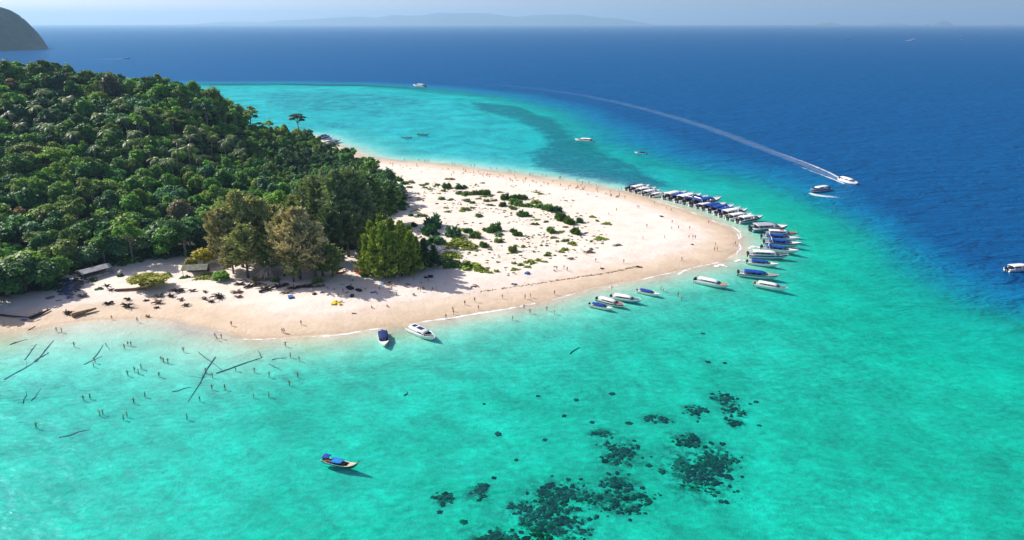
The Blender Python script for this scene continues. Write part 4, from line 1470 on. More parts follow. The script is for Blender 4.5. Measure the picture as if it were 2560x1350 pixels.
def outboard_mesh(mat):
    def fn():
        mb = MB()
        rings = []
        for z, a, b in ((0.62, 0.2, 0.16), (0.72, 0.3, 0.22), (1.0, 0.32, 0.23), (1.22, 0.27, 0.2), (1.3, 0.16, 0.12)):
            rings.append([(math.cos(q) * a - 0.1, math.sin(q) * b, z) for q in [k * math.pi / 4 for k in range(8)]])
        mb.loft(rings, 0)
        mb.box((-0.1, 0, 0.2), (0.22, 0.12, 0.9), 1)
        mb.box((-0.12, 0, -0.3), (0.5, 0.1, 0.16), 1)
        mb.box((0.16, 0, 0.55), (0.3, 0.2, 0.25), 1)
        return mb.mesh('outboard_motor', [M[mat], M['rubber_dark']], False)
    return cached(('ob', mat), fn)


def windscreen_mesh(x, hw, z0, z1, rake):
    def fn():
        mb = MB()
        pts = [(-1.0, 0.0), (-0.75, 0.55), (0.0, 0.75), (0.75, 0.55), (1.0, 0.0)]
        lo = [(x + rake + 0.5 * c - 0.3, y * hw, z0) for y, c in pts]
        hi = [(x + 0.4 * c - 0.3, y * hw * 0.9, z1) for y, c in pts]
        lo2 = [(a - 0.05, b * 0.97, c) for a, b, c in lo]
        hi2 = [(a - 0.05, b * 0.97, c) for a, b, c in hi]
        n = len(pts)
        vs_ = lo + hi + lo2 + hi2
        fs = []
        for k in range(n - 1):
            fs += [(k, k + 1, n + k + 1, n + k), (2 * n + k + 1, 2 * n + k, 3 * n + k, 3 * n + k + 1), (n + k, n + k + 1, 3 * n + k + 1, 3 * n + k), (k + 1, k, 2 * n + k, 2 * n + k + 1)]
        mb.add(vs_, fs)
        return mb.mesh('windscreen', M['glass_dark'])
    return cached(('ws', x, hw, z0, z1, rake), fn)


def bench_mesh(x0, x1, mat, y):
    def fn():
        mb = MB()
        mb.box(((x0 + x1) / 2, y, 0.53), (x1 - x0, 0.42, 0.40))
        mb.box(((x0 + x1) / 2, y * 1.22, 0.86), (x1 - x0, 0.1, 0.36))
        return mb.mesh('bench', M[mat])
    return cached(('bench', x0, x1, mat, y), fn)


def pad_mesh(mat, x0, x1, hw):
    """cushion on the foredeck, following the bow"""
    def fn():
        mb = MB()
        rings = []
        for i in range(6):
            t = i / 5
            x = x0 + (x1 - x0) * t
            tt = (x + 5) / 10
            z = 0.78 + 0.42 * tt ** 2 - 0.05
            w = hw * (1 - t ** 2.2 * 0.85)
            rings.append([(x, -w, z), (x, w, z), (x, w * 0.94, z + 0.13), (x, -w * 0.94, z + 0.13)])
        mb.loft(rings, 0)
        return mb.mesh('bow_pad', M[mat])
    return cached(('pad', mat, x0, x1, hw), fn)


def rail_mesh():
    def fn():
        mb = MB()
        L = []
        for i in range(9):
            t = 0.62 + 0.37 * i / 8
            b = 1.28 * max(0.03, (1 - ((t - 0.5) / 0.5) ** 2.4)) * 0.94
            L.append((-5 + 10 * t, b, 0.78 + 0.42 * t ** 2))
        for sg in (-1, 1):
            mb.tube([(x, y * sg, z + 0.42) for x, y, z in L], [0.022] * 9, 5)
            for k in (0, 3, 6):
                x, y, z = L[k]
                mb.tube([(x, y * sg, z), (x, y * sg, z + 0.42)], [0.02, 0.02], 4)
        return mb.mesh('bow_rail', M['steel'])
    return cached('rail', fn)


def arch_mesh(x, hw, z1):
    def fn():
        mb = MB()
        mb.tube([(x, -hw, 0.8), (x - 0.45, -hw * 0.96, z1 - 0.2), (x - 0.55, -hw * 0.8, z1), (x - 0.55, hw * 0.8, z1), (x - 0.45, hw * 0.96, z1 - 0.2), (x, hw, 0.8)], [0.09] * 6, 6)
        return mb.mesh('stern_arch', M['gel_white'])
    return cached(('arch', x, hw, z1), fn)


def console_mesh():
    def fn():
        mb = MB()
        mb.box((1.0, 0.45, 0.75), (0.5, 0.6, 0.85), 0)
        mb.box((1.0, 0.45, 1.22), (0.4, 0.55, 0.12), 1)
        mb.tube([(0.72, 0.45, 1.1), (0.66, 0.45, 1.28)], [0.16, 0.16], 8, 1)
        return mb.mesh('console', [M['gel_white'], M['rubber_dark']])
    return cached('console', fn)


def boat_root(name, a, b, label, group=None, L=10.0):
    """boat lying from stern a to bow b (survey points on the water)"""
    A, B = P(*a), P(*b)
    d = B - A
    ln = d.length
    root = link(name, None, None, (A + B) / 2, math.atan2(d.y, d.x), ln / L)
    root.rotation_euler = (random.uniform(-0.015, 0.015), random.uniform(-0.015, 0.015), math.atan2(d.y, d.x))
    tag(root, label, 'boat', group)
    return root


def speedboat(a, b, label, roof='hard', roof_mat='roof_white', side='gel_white', band='gel_white', pad=None, motors=2, motor_mat='rubber_dark', seats='seat_dark', group=None, wide=1.0, arch=False, rail=True, panels=None, crown=0.2):
    root = boat_root('speedboat', a, b, label, group)
    link('hull', hull_mesh(side, band, 'gel_white', wide), root)
    for k in range(motors):
        y = (k - (motors - 1) / 2) * 0.6
        link('outboard_motor', outboard_mesh(motor_mat), root, (-5.05, y, 0.0))
    hw = 1.2 * wide
    for sg in (-1, 1):
        link('bench', bench_mesh(-3.6, 0.6, seats, 0.78 * wide * sg), root)
    link('console', console_mesh(), root)
    if roof == 'hard':
        can = link('canopy', canopy_mesh(roof_mat, -3.9, 1.9, hw, 1.62, crown, 0.0, nose=0.34), root)
        link('windscreen', windscreen_mesh(1.95, hw * 0.86, 1.0, 1.45, 0.75), root)
        xs = (-3.6, -2.3, -1.0, 0.3)
        z1 = 1.6
        for sg in (-1, 1):
            mb_key = ('sidewin', sg, wide)

            def sw(sg=sg):
                mb = MB()
                mb.box((-0.9, sg * hw * 0.97, 0.93), (5.2, 0.05, 0.36))
                return mb.mesh('side_panel', M['gel_white'])
            link('side_panel', cached(mb_key, sw), root)
    else:
        can = link('canopy', canopy_mesh(roof_mat, -3.7, 1.7, hw, 1.5, crown, 0.05, nose=0.2), root)
        link('windscreen', windscreen_mesh(1.95, hw * 0.78, 0.9, 1.25, 0.5), root)
        xs = (-3.4, -2.0, -0.6, 0.8)
        z1 = 1.48
    for x in xs:
        for sg in (-1, 1):
            link('post', post_mesh(0.8, z1, 'steel' if roof != 'hard' else 'gel_white'), can, (x, sg * hw * 0.95, 0))
    if arch: link('stern_arch', arch_mesh(-2.6, 1.22 * wide, 1.95), root)
    if rail: link('bow_rail', rail_mesh(), root)
    if pad: link('bow_pad', pad_mesh(pad, 2.3, 4.4, 0.78), root)
    if panels:
        for k, (x0, x1) in enumerate(panels[1]):
            def pn(x0=x0, x1=x1):
                mb = MB()
                rings = []
                for i in range(4):
                    x = x0 + (x1 - x0) * i / 3
                    rings.append([(x, y, 1.62 + crown * (1 - (y / hw) ** 2) + dz) for y, dz in ((-0.62, 0.012), (0, 0.012), (0.62, 0.012), (0.62, 0.05), (0, 0.05), (-0.62, 0.05))])
                mb.loft(rings, 0)
                return mb.mesh('roof_panel', M[panels[0]])
            link('roof_panel', cached(('rp', panels[0], x0, x1), pn), can)
    return root


TIP = 'speedboats moored along the tip of the sand spit'
# small group off the near beach
speedboat((1474, 764), (1532, 777), 'small white speedboat with blue canvas top alongside the red bowed boat', 'canvas', 'canvas_blue', band='gel_white', motors=2, seats='seat_dark')
speedboat((1492, 752), (1561, 770), 'white hardtop speedboat with red bow beside the small blue topped boat', 'hard', band='stripe_dark', pad='red', side='gel_white')
speedboat((1528, 745), (1603, 759), 'white hardtop speedboat with a dark bow pad just behind the red bowed boat', 'hard', band='gel_white', pad='seat_dark', side='stripe_teal')
speedboat((1593, 729), (1650, 742), 'small white boat with a blue canvas top nearest the swimmers', 'canvas', 'canvas_blue', band='gel_white', motors=1, seats='wood_boat')
speedboat((1738, 704), (1822, 722), 'white hardtop speedboat with orange bow pad lying off the curve of the beach', 'hard', band='gel_white', pad='orange', motors=3)
speedboat((1846, 687), (1947, 698), 'long speedboat with blue canvas top and light blue hull band', 'canvas', 'canvas_blue', band='stripe_teal', motors=2, pad='seat_tan')
speedboat((1887, 713), (1969, 729), 'white hardtop speedboat with red stern marks outside the long blue topped boat', 'hard', band='gel_white', motors=2, motor_mat='red', pad='seat_dark')
# fan of boats round the tip
speedboat((1868, 658), (1946, 668), 'blue canvas topped speedboat lying beside the foam patch at the tip', 'canvas', 'canvas_blue', group=TIP)
speedboat((1870, 641), (1971, 646), 'long cream white hardtop speedboat between two blue topped boats at the tip', 'hard', band='stripe_blue', pad='seat_dark', group=TIP)
speedboat((1904, 623), (1996, 635), 'blue canvas topped speedboat with a white bow, next beyond the cream hardtop', 'canvas', 'canvas_blue', arch=True, motors=3, group=TIP)
speedboat((1910, 609), (2004, 617), 'blue canvas topped speedboat with white rub rail, second beyond the cream hardtop', 'canvas', 'canvas_blue', band='stripe_blue', arch=True, group=TIP)
speedboat((1904, 597), (1999, 604), 'dark blue topped speedboat with white bow ring next to the red marked hardtop', 'canvas', 'canvas_blue', arch=True, pad='gel_white', group=TIP)
speedboat((1912, 586), (1993, 590), 'white hardtop speedboat with red roof patch and red bow pad at the tip', 'hard', band='stripe_dark', pad='red', panels=('red', [(-0.6, 0.6)]), group=TIP)
speedboat((1876, 577), (1968, 573), 'large passenger boat with a grey flat roof, biggest at the tip', 'hard', 'roof_grey', band='stripe_teal', side='stripe_teal', motors=3, wide=1.35, crown=0.06, group=TIP)
ROW = 'speedboats drawn up in the row on the lagoon side of the tip'
ROWB = [((1843, 558), (1906, 547), 'hard', 'roof_white', 'stripe_dark', 'first'), ((1819, 550), (1880, 541), 'hard', 'roof_white', 'gel_white', 'second'), ((1802, 543), (1868, 531), 'hard', 'roof_white', 'stripe_dark', 'third'),
        ((1790, 538), (1850, 526), 'canvas', 'canvas_blue', 'gel_white', 'fourth'), ((1774, 532), (1834, 520), 'canvas', 'canvas_blue', 'gel_white', 'fifth'), ((1758, 526), (1814, 515), 'canvas', 'canvas_blue', 'gel_white', 'sixth'),
        ((1744, 522), (1790, 513), 'hard', 'roof_white', 'gel_white', 'seventh'), ((1728, 517), (1802, 503), 'canvas', 'canvas_blue', 'stripe_blue', 'eighth'), ((1710, 511), (1770, 498), 'canvas', 'canvas_navy', 'stripe_dark', 'ninth'),
        ((1692, 507), (1752, 493), 'hard', 'roof_white', 'gel_white', 'tenth'), ((1676, 502), (1733, 490), 'canvas', 'canvas_blue', 'gel_white', 'eleventh'), ((1661, 499), (1714, 486), 'hard', 'roof_white', 'gel_white', 'twelfth'),
        ((1628, 494), (1666, 486), 'hard', 'roof_white', 'gel_white', 'thirteenth'), ((1608, 489), (1650, 480), 'hard', 'roof_white', 'stripe_dark', 'fourteenth'), ((1590, 484), (1640, 475), 'hard', 'roof_white', 'gel_white', 'fifteenth'),
        ((1576, 480), (1624, 469), 'hard', 'roof_white', 'stripe_dark', 'sixteenth'), ((1566, 476), (1606, 466), 'canvas', 'canvas_navy', 'gel_white', 'last')]
for a, b, roof, rm, band, nth in ROWB:
    cw = {'roof_white': 'white hardtop', 'canvas_blue': 'blue canvas topped', 'canvas_navy': 'navy canvas topped'}[rm]
    speedboat(a, b, cw + ' speedboat, ' + nth + ' in the row counted from the grey roofed boat', roof, rm, band=band, motors=2, arch=(nth in ('eighth', 'ninth')), group=ROW)
# lagoon beach beside the wood
LG = 'boats on the lagoon beach beside the wood'
speedboat((797, 346), (824, 340), 'dark blue topped boat farthest along the lagoon beach beside the wood', 'canvas', 'canvas_navy', band='stripe_blue', group=LG)
speedboat((803, 352), (832, 345), 'white boat with blue top in the middle of the three on the lagoon beach', 'canvas', 'canvas_blue', band='gel_white', group=LG)
speedboat((812, 362), (851, 354), 'white boat with blue striped hull nearest of the three on the lagoon beach', 'hard', band='stripe_blue', panels=('canvas_blue', [(-2.8, -0.2)]), group=LG)
# pair by the near beach
speedboat((1024, 824), (1088, 853), 'white cabin cruiser with two navy roof panels near the shallow beach', 'hard', band='gel_white', pad='seat_dark', motors=0, panels=('canvas_navy', [(-3.4, -2.2), (-1.5, 0.4)]), wide=1.15)
speedboat((956, 834), (962, 870), 'small open boat with navy canopy, bow towards the open water', 'canvas', 'canvas_navy', motors=1, seats='seat_dark', wide=1.2, rail=False)
# under way and at anchor
speedboat((2100, 450), (2143, 464), 'white speedboat under way at the head of the long wake', 'hard', band='gel_white', motors=2)
speedboat((2070, 474), (2024, 482), 'white speedboat turning beside the edge of the deep water with a short foam trail', 'hard', band='stripe_blue', motors=2)
speedboat((2516, 678), (2588, 672), 'white boat cut off by the picture edge over deep water', 'hard', band='gel_white', motors=2)
speedboat((1484, 356), (1437, 352), 'white motor yacht at anchor over the dark reef', 'hard', band='gel_white', motors=0, wide=1.15)
speedboat((1616, 386), (1586, 383), 'small low white boat at anchor on the turquoise strip', 'canvas', 'canvas_navy', motors=1)
speedboat((1064, 218), (1033, 216), 'white boat at anchor on the far edge of the lagoon', 'hard', motors=1)
speedboat((312, 146.5), (325, 146.5), 'tiny dark boat drawing a thin white wake towards the rocky island', 'hard', 'roof_grey', band='stripe_dark', side='stripe_dark')
speedboat((2115, 98.5), (2126, 98.5), 'tiny reddish boat on the far blue sea', 'hard', 'red', band='red', side='wood_boat')
speedboat((2277, 100), (2292, 100), 'tiny white boat with a short wake far out', 'hard')
speedboat((2399, 100.5), (2408, 100.5), 'tiny pale speck of a boat farthest out beside the short wake', 'hard')
speedboat((1459, 78), (1469, 78), 'tiny white boat close under the horizon', 'hard')


def longtail(a, b, label, roofs, side='wood_boat', inside_mat='wood_deck', group=None):
    root = boat_root('longtail_boat', a, b, label, group, 11.0)
    mb = MB()
    rings = []
    for i in range(17):
        t = i / 16
        x = -5.5 + 11 * t
        w = 1.30 * max(0.04, math.sin(math.pi * (0.16 + 0.80 * t)) ** 0.75)
        sz = 0.55 + 1.25 * max(0, (t - 0.62) / 0.38) ** 2.4 + 0.25 * max(0, (0.2 - t) / 0.2) ** 1.5
        kl = -0.3 + 1.6 * max(0, (t - 0.8) / 0.2) ** 2.0 + 0.2 * max(0, (0.15 - t) / 0.15)
        fl = max(0.18, kl + 0.1) if t < 0.72 else sz - 0.14
        rings.append([(x, 0, kl), (x, -w * 0.72, kl + 0.16), (x, -w, sz - 0.16), (x, -w, sz), (x, -w * 0.86, sz), (x, -w * 0.8, fl), (x, w * 0.8, fl), (x, w * 0.86, sz), (x, w, sz), (x, w, sz - 0.16), (x, w * 0.72, kl + 0.16)])
    mb.loft(rings, 0, True, [0, 0, 1, 1, 2, 2, 2, 1, 1, 0, 0])
    link('hull', mb.mesh('hull', [M[side], M['gel_white'], M[inside_mat]]), root)
    pr = MB()
    pr.tube([(5.2, 0, 1.2), (5.7, 0, 1.9), (5.95, 0, 2.6)], [0.12, 0.1, 0.06], 6)
    link('prow', pr.mesh('prow', M['wood_dark']), root)
    for k, (x0, x1, hw, z, mat) in enumerate(roofs):
        can = link('canopy', canopy_mesh(mat, x0, x1, hw, z, 0.12, 0.02), root)
        for x in (x0 + 0.15, x1 - 0.15):
            for sg in (-1, 1):
                link('post', post_mesh(0.5, z, 'wood_dark', 0.04), can, (x, sg * hw * 0.85, 0))
    en = MB()
    en.box((-4.6, 0, 1.0), (0.9, 0.5, 0.5), 0)
    en.tube([(-4.9, 0, 0.95), (-8.2, 0.2, 0.05)], [0.05, 0.04], 6, 0)
    en.tube([(-4.2, 0, 1.1), (-3.2, 0, 1.4)], [0.035, 0.03], 5, 0)
    link('engine', en.mesh('engine', M['rubber_dark']), root)
    for x in (-1.4, 0.2, 1.8):
        th = MB()
        th.box((x, 0, 0.48), (0.3, 1.6, 0.06))
        link('thwart', th.mesh('thwart', M['wood_dark']), root)
    return root


longtail((806, 1152), (895, 1171), 'longtail boat with two blue awnings afloat alone in the turquoise shallows', [(-5.0, -3.0, 1.05, 1.85, 'canvas_blue'), (-2.4, 1.0, 1.2, 1.2, 'canvas_azure')], 'stripe_dark', 'wood_boat')
_bt = [o for o in COL.objects if o.name.startswith('longtail_boat')][0]
_fd = MB()
_fd.loft([[(x, -w_, z_), (x, w_, z_), (x, w_, z_ + 0.06), (x, -w_, z_ + 0.06)] for x, w_, z_ in ((2.6, 0.88, 0.6), (3.4, 0.66, 0.78), (4.2, 0.42, 1.05), (4.9, 0.18, 1.4))])
link('foredeck', _fd.mesh('foredeck', M['wood_deck']), _bt)
longtail((1030, 345), (1003, 345), 'dark longtail boat at anchor in the lagoon, nearer of the two', [(-2.0, 1.4, 0.8, 1.3, 'seat_dark')], 'stripe_dark', 'wood_dark')
longtail((1043, 337), (1072, 338), 'dark longtail boat at anchor in the lagoon, farther of the two', [(-2.0, 1.4, 0.8, 1.3, 'seat_dark')], 'stripe_dark', 'wood_dark')

# ------------------------------------------------------------------ wakes and foam
def strip(name, pts, widths, covers, mat, label, z=0.05, across=4, ground=False):
    pts = [Vector((p[0], p[1], 0)) for p in pts]
    vs_, fs, cv = [], [], []
    n = across + 1
    for i, p in enumerate(pts):
        d = pts[min(i + 1, len(pts) - 1)] - pts[max(i - 1, 0)]
        d.normalize()
        u = Vector((-d.y, d.x, 0))
        for j in range(n):
            q = p + u * widths[i] * (j / across - 0.5)
            vs_.append((q.x, q.y, z))
            cv.append(covers[i] * (math.sin(math.pi * j / across) * 0.9 + 0.1 if 0 < j < across else 0.0))
    if ground:
        a = np.array(vs_)
        a[:, 2] = np.maximum(land(a[:, 0], a[:, 1]), 0) + z
        vs_ = a
    for i in range(len(pts) - 1):
        for j in range(across):
            fs.append((i * n + j, (i + 1) * n + j, (i + 1) * n + j + 1, i * n + j + 1))
    o = link(name, mesh_np(name, np.array(vs_), np.array(fs), [mat], smooth=True, attrs={'cover': np.array(cv)}))
    return tag(o, label, kind='stuff')


def smooth_path(px, n, conv=P):
    pts = np.array([tuple(conv(*p))[:2] for p in px])
    t = np.concatenate([[0], np.cumsum(np.hypot(*np.diff(pts, axis=0).T))])
    tt = np.linspace(0, t[-1], n)
    return np.stack([np.interp(tt, t, pts[:, 0]), np.interp(tt, t, pts[:, 1])], 1), tt / t[-1]


wp, wt = smooth_path([(2106, 453), (2070, 437), (2020, 416), (1960, 392), (1900, 368), (1840, 345), (1780, 323), (1700, 297), (1620, 275), (1540, 255), (1450, 237), (1360, 224), (1250, 212), (1120, 202)], 150)
strip('wake_foam', wp, 3 + 11 * np.minimum(wt * 6, 1) + 6 * wt, np.where(wt < 0.12, 1.0 - 3.5 * wt, 0.58 - 0.55 * (wt - 0.12)), M['wake_old'], 'long fading wake of the speedboat under way', 0.05, 6)
wp, wt = smooth_path([(2104, 448), (2070, 430), (2030, 413), (1980, 394), (1930, 376)], 50)
strip('wake_foam', wp, 2.5 + 3 * wt, 0.85 - 0.55 * wt, M['wake'], 'bright edge of the fresh wake behind the speedboat under way', 0.06, 4)
wp, wt = smooth_path([(2110, 459), (2070, 443), (2030, 428), (1985, 410)], 40)
strip('wake_foam', wp, 2.2 + 3 * wt, 0.85 - 0.6 * wt, M['wake'], 'second bright edge of the fresh wake behind the speedboat under way', 0.06, 4)
wp, wt = smooth_path([(2024, 483), (2036, 487), (2056, 490), (2076, 492), (2098, 494)], 30)
strip('wake_foam', wp, 3.0 + 4.5 * np.sin(wt * 3.1), 0.90 - 0.45 * wt, M['wake'], 'short foam trail of the turning speedboat', 0.06, 5)
wp, wt = smooth_path([(306, 147), (280, 148), (230, 150)], 20)
strip('wake_foam', wp, 5 + 4 * wt, 1.0 - 0.6 * wt, M['wake'], 'thin white wake of the tiny boat near the rocky island', 0.3, 4)
wp, wt = smooth_path([(2278, 100.2), (2262, 102.0), (2235, 104)], 20)
strip('wake_foam', wp, 14 - 6 * wt, 1.0 - 0.8 * wt, M['wake'], 'short white wake of the tiny boat far out', 0.3, 4)
# surf along the waterline
def waterline(pts):
    pts = np.asarray(pts)
    d = np.gradient(pts, axis=0)
    n = unit(np.stack([-d[:, 1], d[:, 0]], 1))
    off = np.linspace(-5, 5, 41)
    q = pts[:, None, :] + n[:, None, :] * off[None, :, None]
    z = land(q[..., 0].ravel(), q[..., 1].ravel()).reshape(len(pts), -1)
    k = np.abs(z).argmin(1)
    o = np.convolve(np.pad(off[k], 3, mode='edge'), np.ones(7) / 7, 'valid')
    return pts + n * o[:, None]


wl, wt = smooth_path([(520, 818), (580, 836), (650, 847), (760, 841), (840, 838), (930, 823), (1000, 813), (1060, 805), (1110, 799), (1180, 785), (1240, 776), (1330, 760), (1400, 743), (1480, 723), (1560, 706), (1640, 689), (1720, 673), (1790, 656), (1830, 640), (1851, 620), (1852, 602), (1838, 581), (1810, 563), (1770, 546), (1720, 527), (1660, 508), (1600, 491)], 520)
wl = waterline(wl)
_a = vnoise(wt * 46, wt * 0, 5)
_b = vnoise(wt * 160, wt * 0, 6)
strip('surf_foam', wl, 0.35 + 1.5 * _a * _b, np.clip((_a - 0.30) * 2.2, 0, 0.95), M['foam'], 'broken white surf line along the whole near waterline', 0.03, 4, True)
SURF = [([(600, 848), (650, 849), (700, 846)], 1.6, 0.75), ([(770, 842), (840, 839), (880, 832)], 1.8, 0.8), ([(835, 841), (880, 832), (930, 824), (975, 819)], 1.2, 0.95), ([(1040, 807), (1090, 800), (1130, 793)], 1.3, 0.9), ([(1125, 795), (1190, 784), (1250, 774)], 1.5, 0.85),
        ([(1265, 772), (1300, 767), (1345, 757)], 2.0, 0.9), ([(1420, 739), (1480, 722), (1530, 713)], 1.2, 0.55), ([(1510, 722), (1550, 712)], 1.8, 0.7), ([(1580, 706), (1640, 690), (1700, 678)], 1.5, 0.8), ([(1690, 690), (1712, 676), (1735, 674)], 2.2, 0.8),
        ([(1784, 668), (1800, 662), (1822, 668)], 5.0, 0.8), ([(1835, 655), (1850, 650), (1866, 652)], 4.0, 0.75), ([(1868, 622), (1885, 616), (1905, 620)], 5.0, 0.7), ([(1800, 557), (1830, 566), (1850, 580), (1853, 600)], 1.6, 0.8), ([(1770, 548), (1800, 557)], 1.2, 0.7),
        ([(450, 818), (500, 828), (560, 842)], 1.0, 0.5), ([(300, 832), (360, 826), (410, 820)], 0.8, 0.45), ([(1640, 503), (1700, 522), (1750, 540)], 0.9, 0.5), ([(1845, 610), (1850, 625), (1838, 640)], 1.3, 0.7)]
for i, (pp, w, c) in enumerate(SURF):
    wp, wt = smooth_path(pp, 36)
    strip('surf_foam', wp, 0.62 * w * (0.35 + np.sin(wt * 3.1416)) * (0.8 + 0.5 * np.sin(wt * 17 + i)), c * np.minimum(1, np.sin(wt * 3.1416) * 3), M['foam'], 'thin white line of surf along the waterline', 0.03, 4, True)


# ------------------------------------------------------------------ coral on the near sea bed
def coral_lump(g, r, flat):
    iv, fi = ico()
    v = iv * (1 + 0.35 * (np.sin(iv[:, :1] * 4.1 + g.uniform(0, 6)) * np.sin(iv[:, 1:2] * 5.3 + g.uniform(0, 6))) + g.normal(0, 0.10, (len(iv), 1)))
    v = v * np.array([r * g.uniform(0.8, 1.3), r * g.uniform(0.8, 1.3), r * flat])
    a = g.uniform(0, 6.28)
    c, sn = math.cos(a), math.sin(a)
    return np.stack([v[:, 0] * c - v[:, 1] * sn, v[:, 0] * sn + v[:, 1] * c, np.maximum(v[:, 2], -0.15)], 1), fi


def coral_patch(px, py, rx, ry, n, label, rmax=1.5, seed=0):
    g = np.random.default_rng(1000 + seed)
    c = PB(px, py)
    fwd = c.y * _cp + (CAM_H - c.z) * _sp
    dep = math.atan2(CAM_H - c.z, c.y)
    A, B = rx * fwd / FPX, ry * fwd / FPX / math.sin(dep)
    C = Cloud()
    mi = []
    m = 1 if n == 1 else int(n * 3.4)
    lobes = [(g.normal(0, 0.42), g.normal(0, 0.42), g.uniform(0.25, 0.6)) for _ in range(5)]
    for k in range(m):
        lx, ly, ls = lobes[k % 5]
        x, y = ((lx + g.normal(0, ls * 0.72)) * A, (ly + g.normal(0, ls * 0.72)) * B) if n > 1 else (0, 0)
        r = g.uniform(0.12, 0.52) ** 1.0 * (rmax / 1.25) * (1.5 if k % 9 == 0 else 1.0) if n > 1 else g.uniform(0.35, rmax * 0.8)
        v, f = coral_lump(g, r, g.uniform(0.2, 0.42))
        C.add(v + np.array([x, y, 0.0]), f, np.ones((len(v), 3)))
        mi += [int(g.choice([0, 0, 1, 2, 2]))] * len(f)
    v, f, t = C.arrays()
    gzv = land(v[:, 0] + c.x, v[:, 1] + c.y) - c.z
    v[:, 2] += gzv
    o = link('coral_patch' if n > 1 else 'coral_boulder', mesh_np('coral', v, f, [M['coral'], M['coral_brown'], M['coral_weed']], mi), None, c)
    tag(o, label, 'coral', 'coral growths on the sandy bed of the shallows')
    return o


for i, (px, py, rx, ry, n, lab) in enumerate(CORALS):
    coral_patch(px, py, rx, ry, n, lab, 1.25, i)
for i, (px, py) in enumerate([(1876, 1010), (1803, 1254), (1855, 1192), (1682, 1055), (1617, 1051), (1572, 1058), (1744, 1054), (1606, 1220), (1622, 1164), (1606, 1145), (1655, 1180), (1826, 1160), (1806, 1110), (1778, 1108), (1890, 1005), (1410, 1040), (1362, 1100),
                             (1290, 1150), (1245, 1085), (1440, 1000), (1530, 985), (1160, 1305), (1100, 1280), (1090, 1245), (1235, 1195), (1345, 990), (1210, 1010), (1480, 1056), (1898, 1064), (1770, 905), (1812, 908), (1758, 834)]):
    coral_patch(px, py, 1, 1, 1, 'small single coral head dotted over the sandy bed', 0.95, 50 + i)

# ------------------------------------------------------------------ sunken logs and driftwood
def log_object(name, p0, p1, r, mat, label, group, stubs=3, seed=0, bend=0.25, cat='log'):
    g = random.Random(seed)
    p0, p1 = Vector(p0), Vector(p1)
    L = (p1 - p0).length
    mid = [p0.lerp(p1, t) + Vector((g.uniform(-1, 1), g.uniform(-1, 1), g.uniform(0, 0.3))) * bend for t in (0.3, 0.6)]
    o = link(name, None, None, p0)
    tag(o, label, cat, group)
    mb = MB()
    mb.tube([p - p0 for p in (p0, mid[0], mid[1], p1)], [r * 1.2, r, r * 0.8, r * 0.45], 7)
    tk = link('trunk', mb.mesh('trunk', mat, True), o)
    for k in range(stubs):
        t = g.uniform(0.35, 0.95)
        b = p0.lerp(p1, t) - p0
        d = Vector((g.uniform(-1, 1), g.uniform(-1, 1), g.uniform(0.05, 0.5))).normalized() * L * g.uniform(0.1, 0.22)
        br = MB()
        br.tube([b, b + d * 0.5 + Vector((0, 0, 0.05)), b + d], [r * 0.45, r * 0.3, r * 0.1], 5)
        link('branch', br.mesh('branch', mat, True), tk)
    return o


SUNK = 'sunken logs lying on the shallow bed'
for i, (a, b, r, st, lab) in enumerate([
        ((90, 905), (134, 851), 0.28, 1, 'long sunken log slanting up towards the shaded beach'), ((10, 950), (92, 902), 0.24, 2, 'sunken log continuing the long one into deeper water'), ((62, 900), (92, 860), 0.2, 2, 'short sunken log beside the long slanting one'),
        ((85, 905), (122, 882), 0.25, 3, 'forked sunken log right of the long slanting one'), ((25, 862), (68, 848), 0.2, 1, 'sunken log in the shaded shallows'), ((210, 912), (256, 890), 0.2, 1, 'sunken log beside two bathers'), ((232, 898), (258, 862), 0.18, 0, 'thin sunken log above the bathers'),
        ((263, 858), (275, 876), 0.18, 0, 'short thin sunken log near three bathers'), ((495, 880), (560, 930), 0.22, 0, 'straight sunken log crossing another near the middle'), ((538, 893), (470, 1005), 0.26, 4, 'long knotty sunken log crossed by a straight one'),
        ((540, 934), (655, 894), 0.26, 2, 'longest sunken log lying level with the shore'), ((655, 894), (644, 876), 0.2, 0, 'short sunken log at the end of the longest one'), ((148, 1094), (226, 1074), 0.2, 0, 'lone thin sunken log far from the beach'), ((70, 826), (88, 815), 0.2, 0, 'small log at the shaded waterline'),
        ((430, 980), (478, 968), 0.16, 5, 'brushy sunken branch beside the knotty log'), ((58, 1010), (66, 978), 0.15, 1, 'thin sunken stick in the left shallows'), ((78, 1002), (102, 972), 0.15, 1, 'second thin sunken stick in the left shallows'), ((1425, 885), (1450, 868), 0.3, 0, 'single sunken log out in the open turquoise water'),
        ((1010, 990), (1018, 980), 0.3, 0, 'stub of a sunken log in the middle shallows'), ((680, 900), (715, 895), 0.15, 5, 'sunken branch with many twigs beside the longest log'), ((672, 910), (705, 928), 0.15, 5, 'sunken branch spreading below the twiggy one')]):
    log_object('sunken_log', PB(*a) + Vector((0, 0, 0.06)), PB(*b) + Vector((0, 0, 0.04)), r * 0.5, M['wood_wet'], lab, SUNK, st, 40 + i, 0.3)


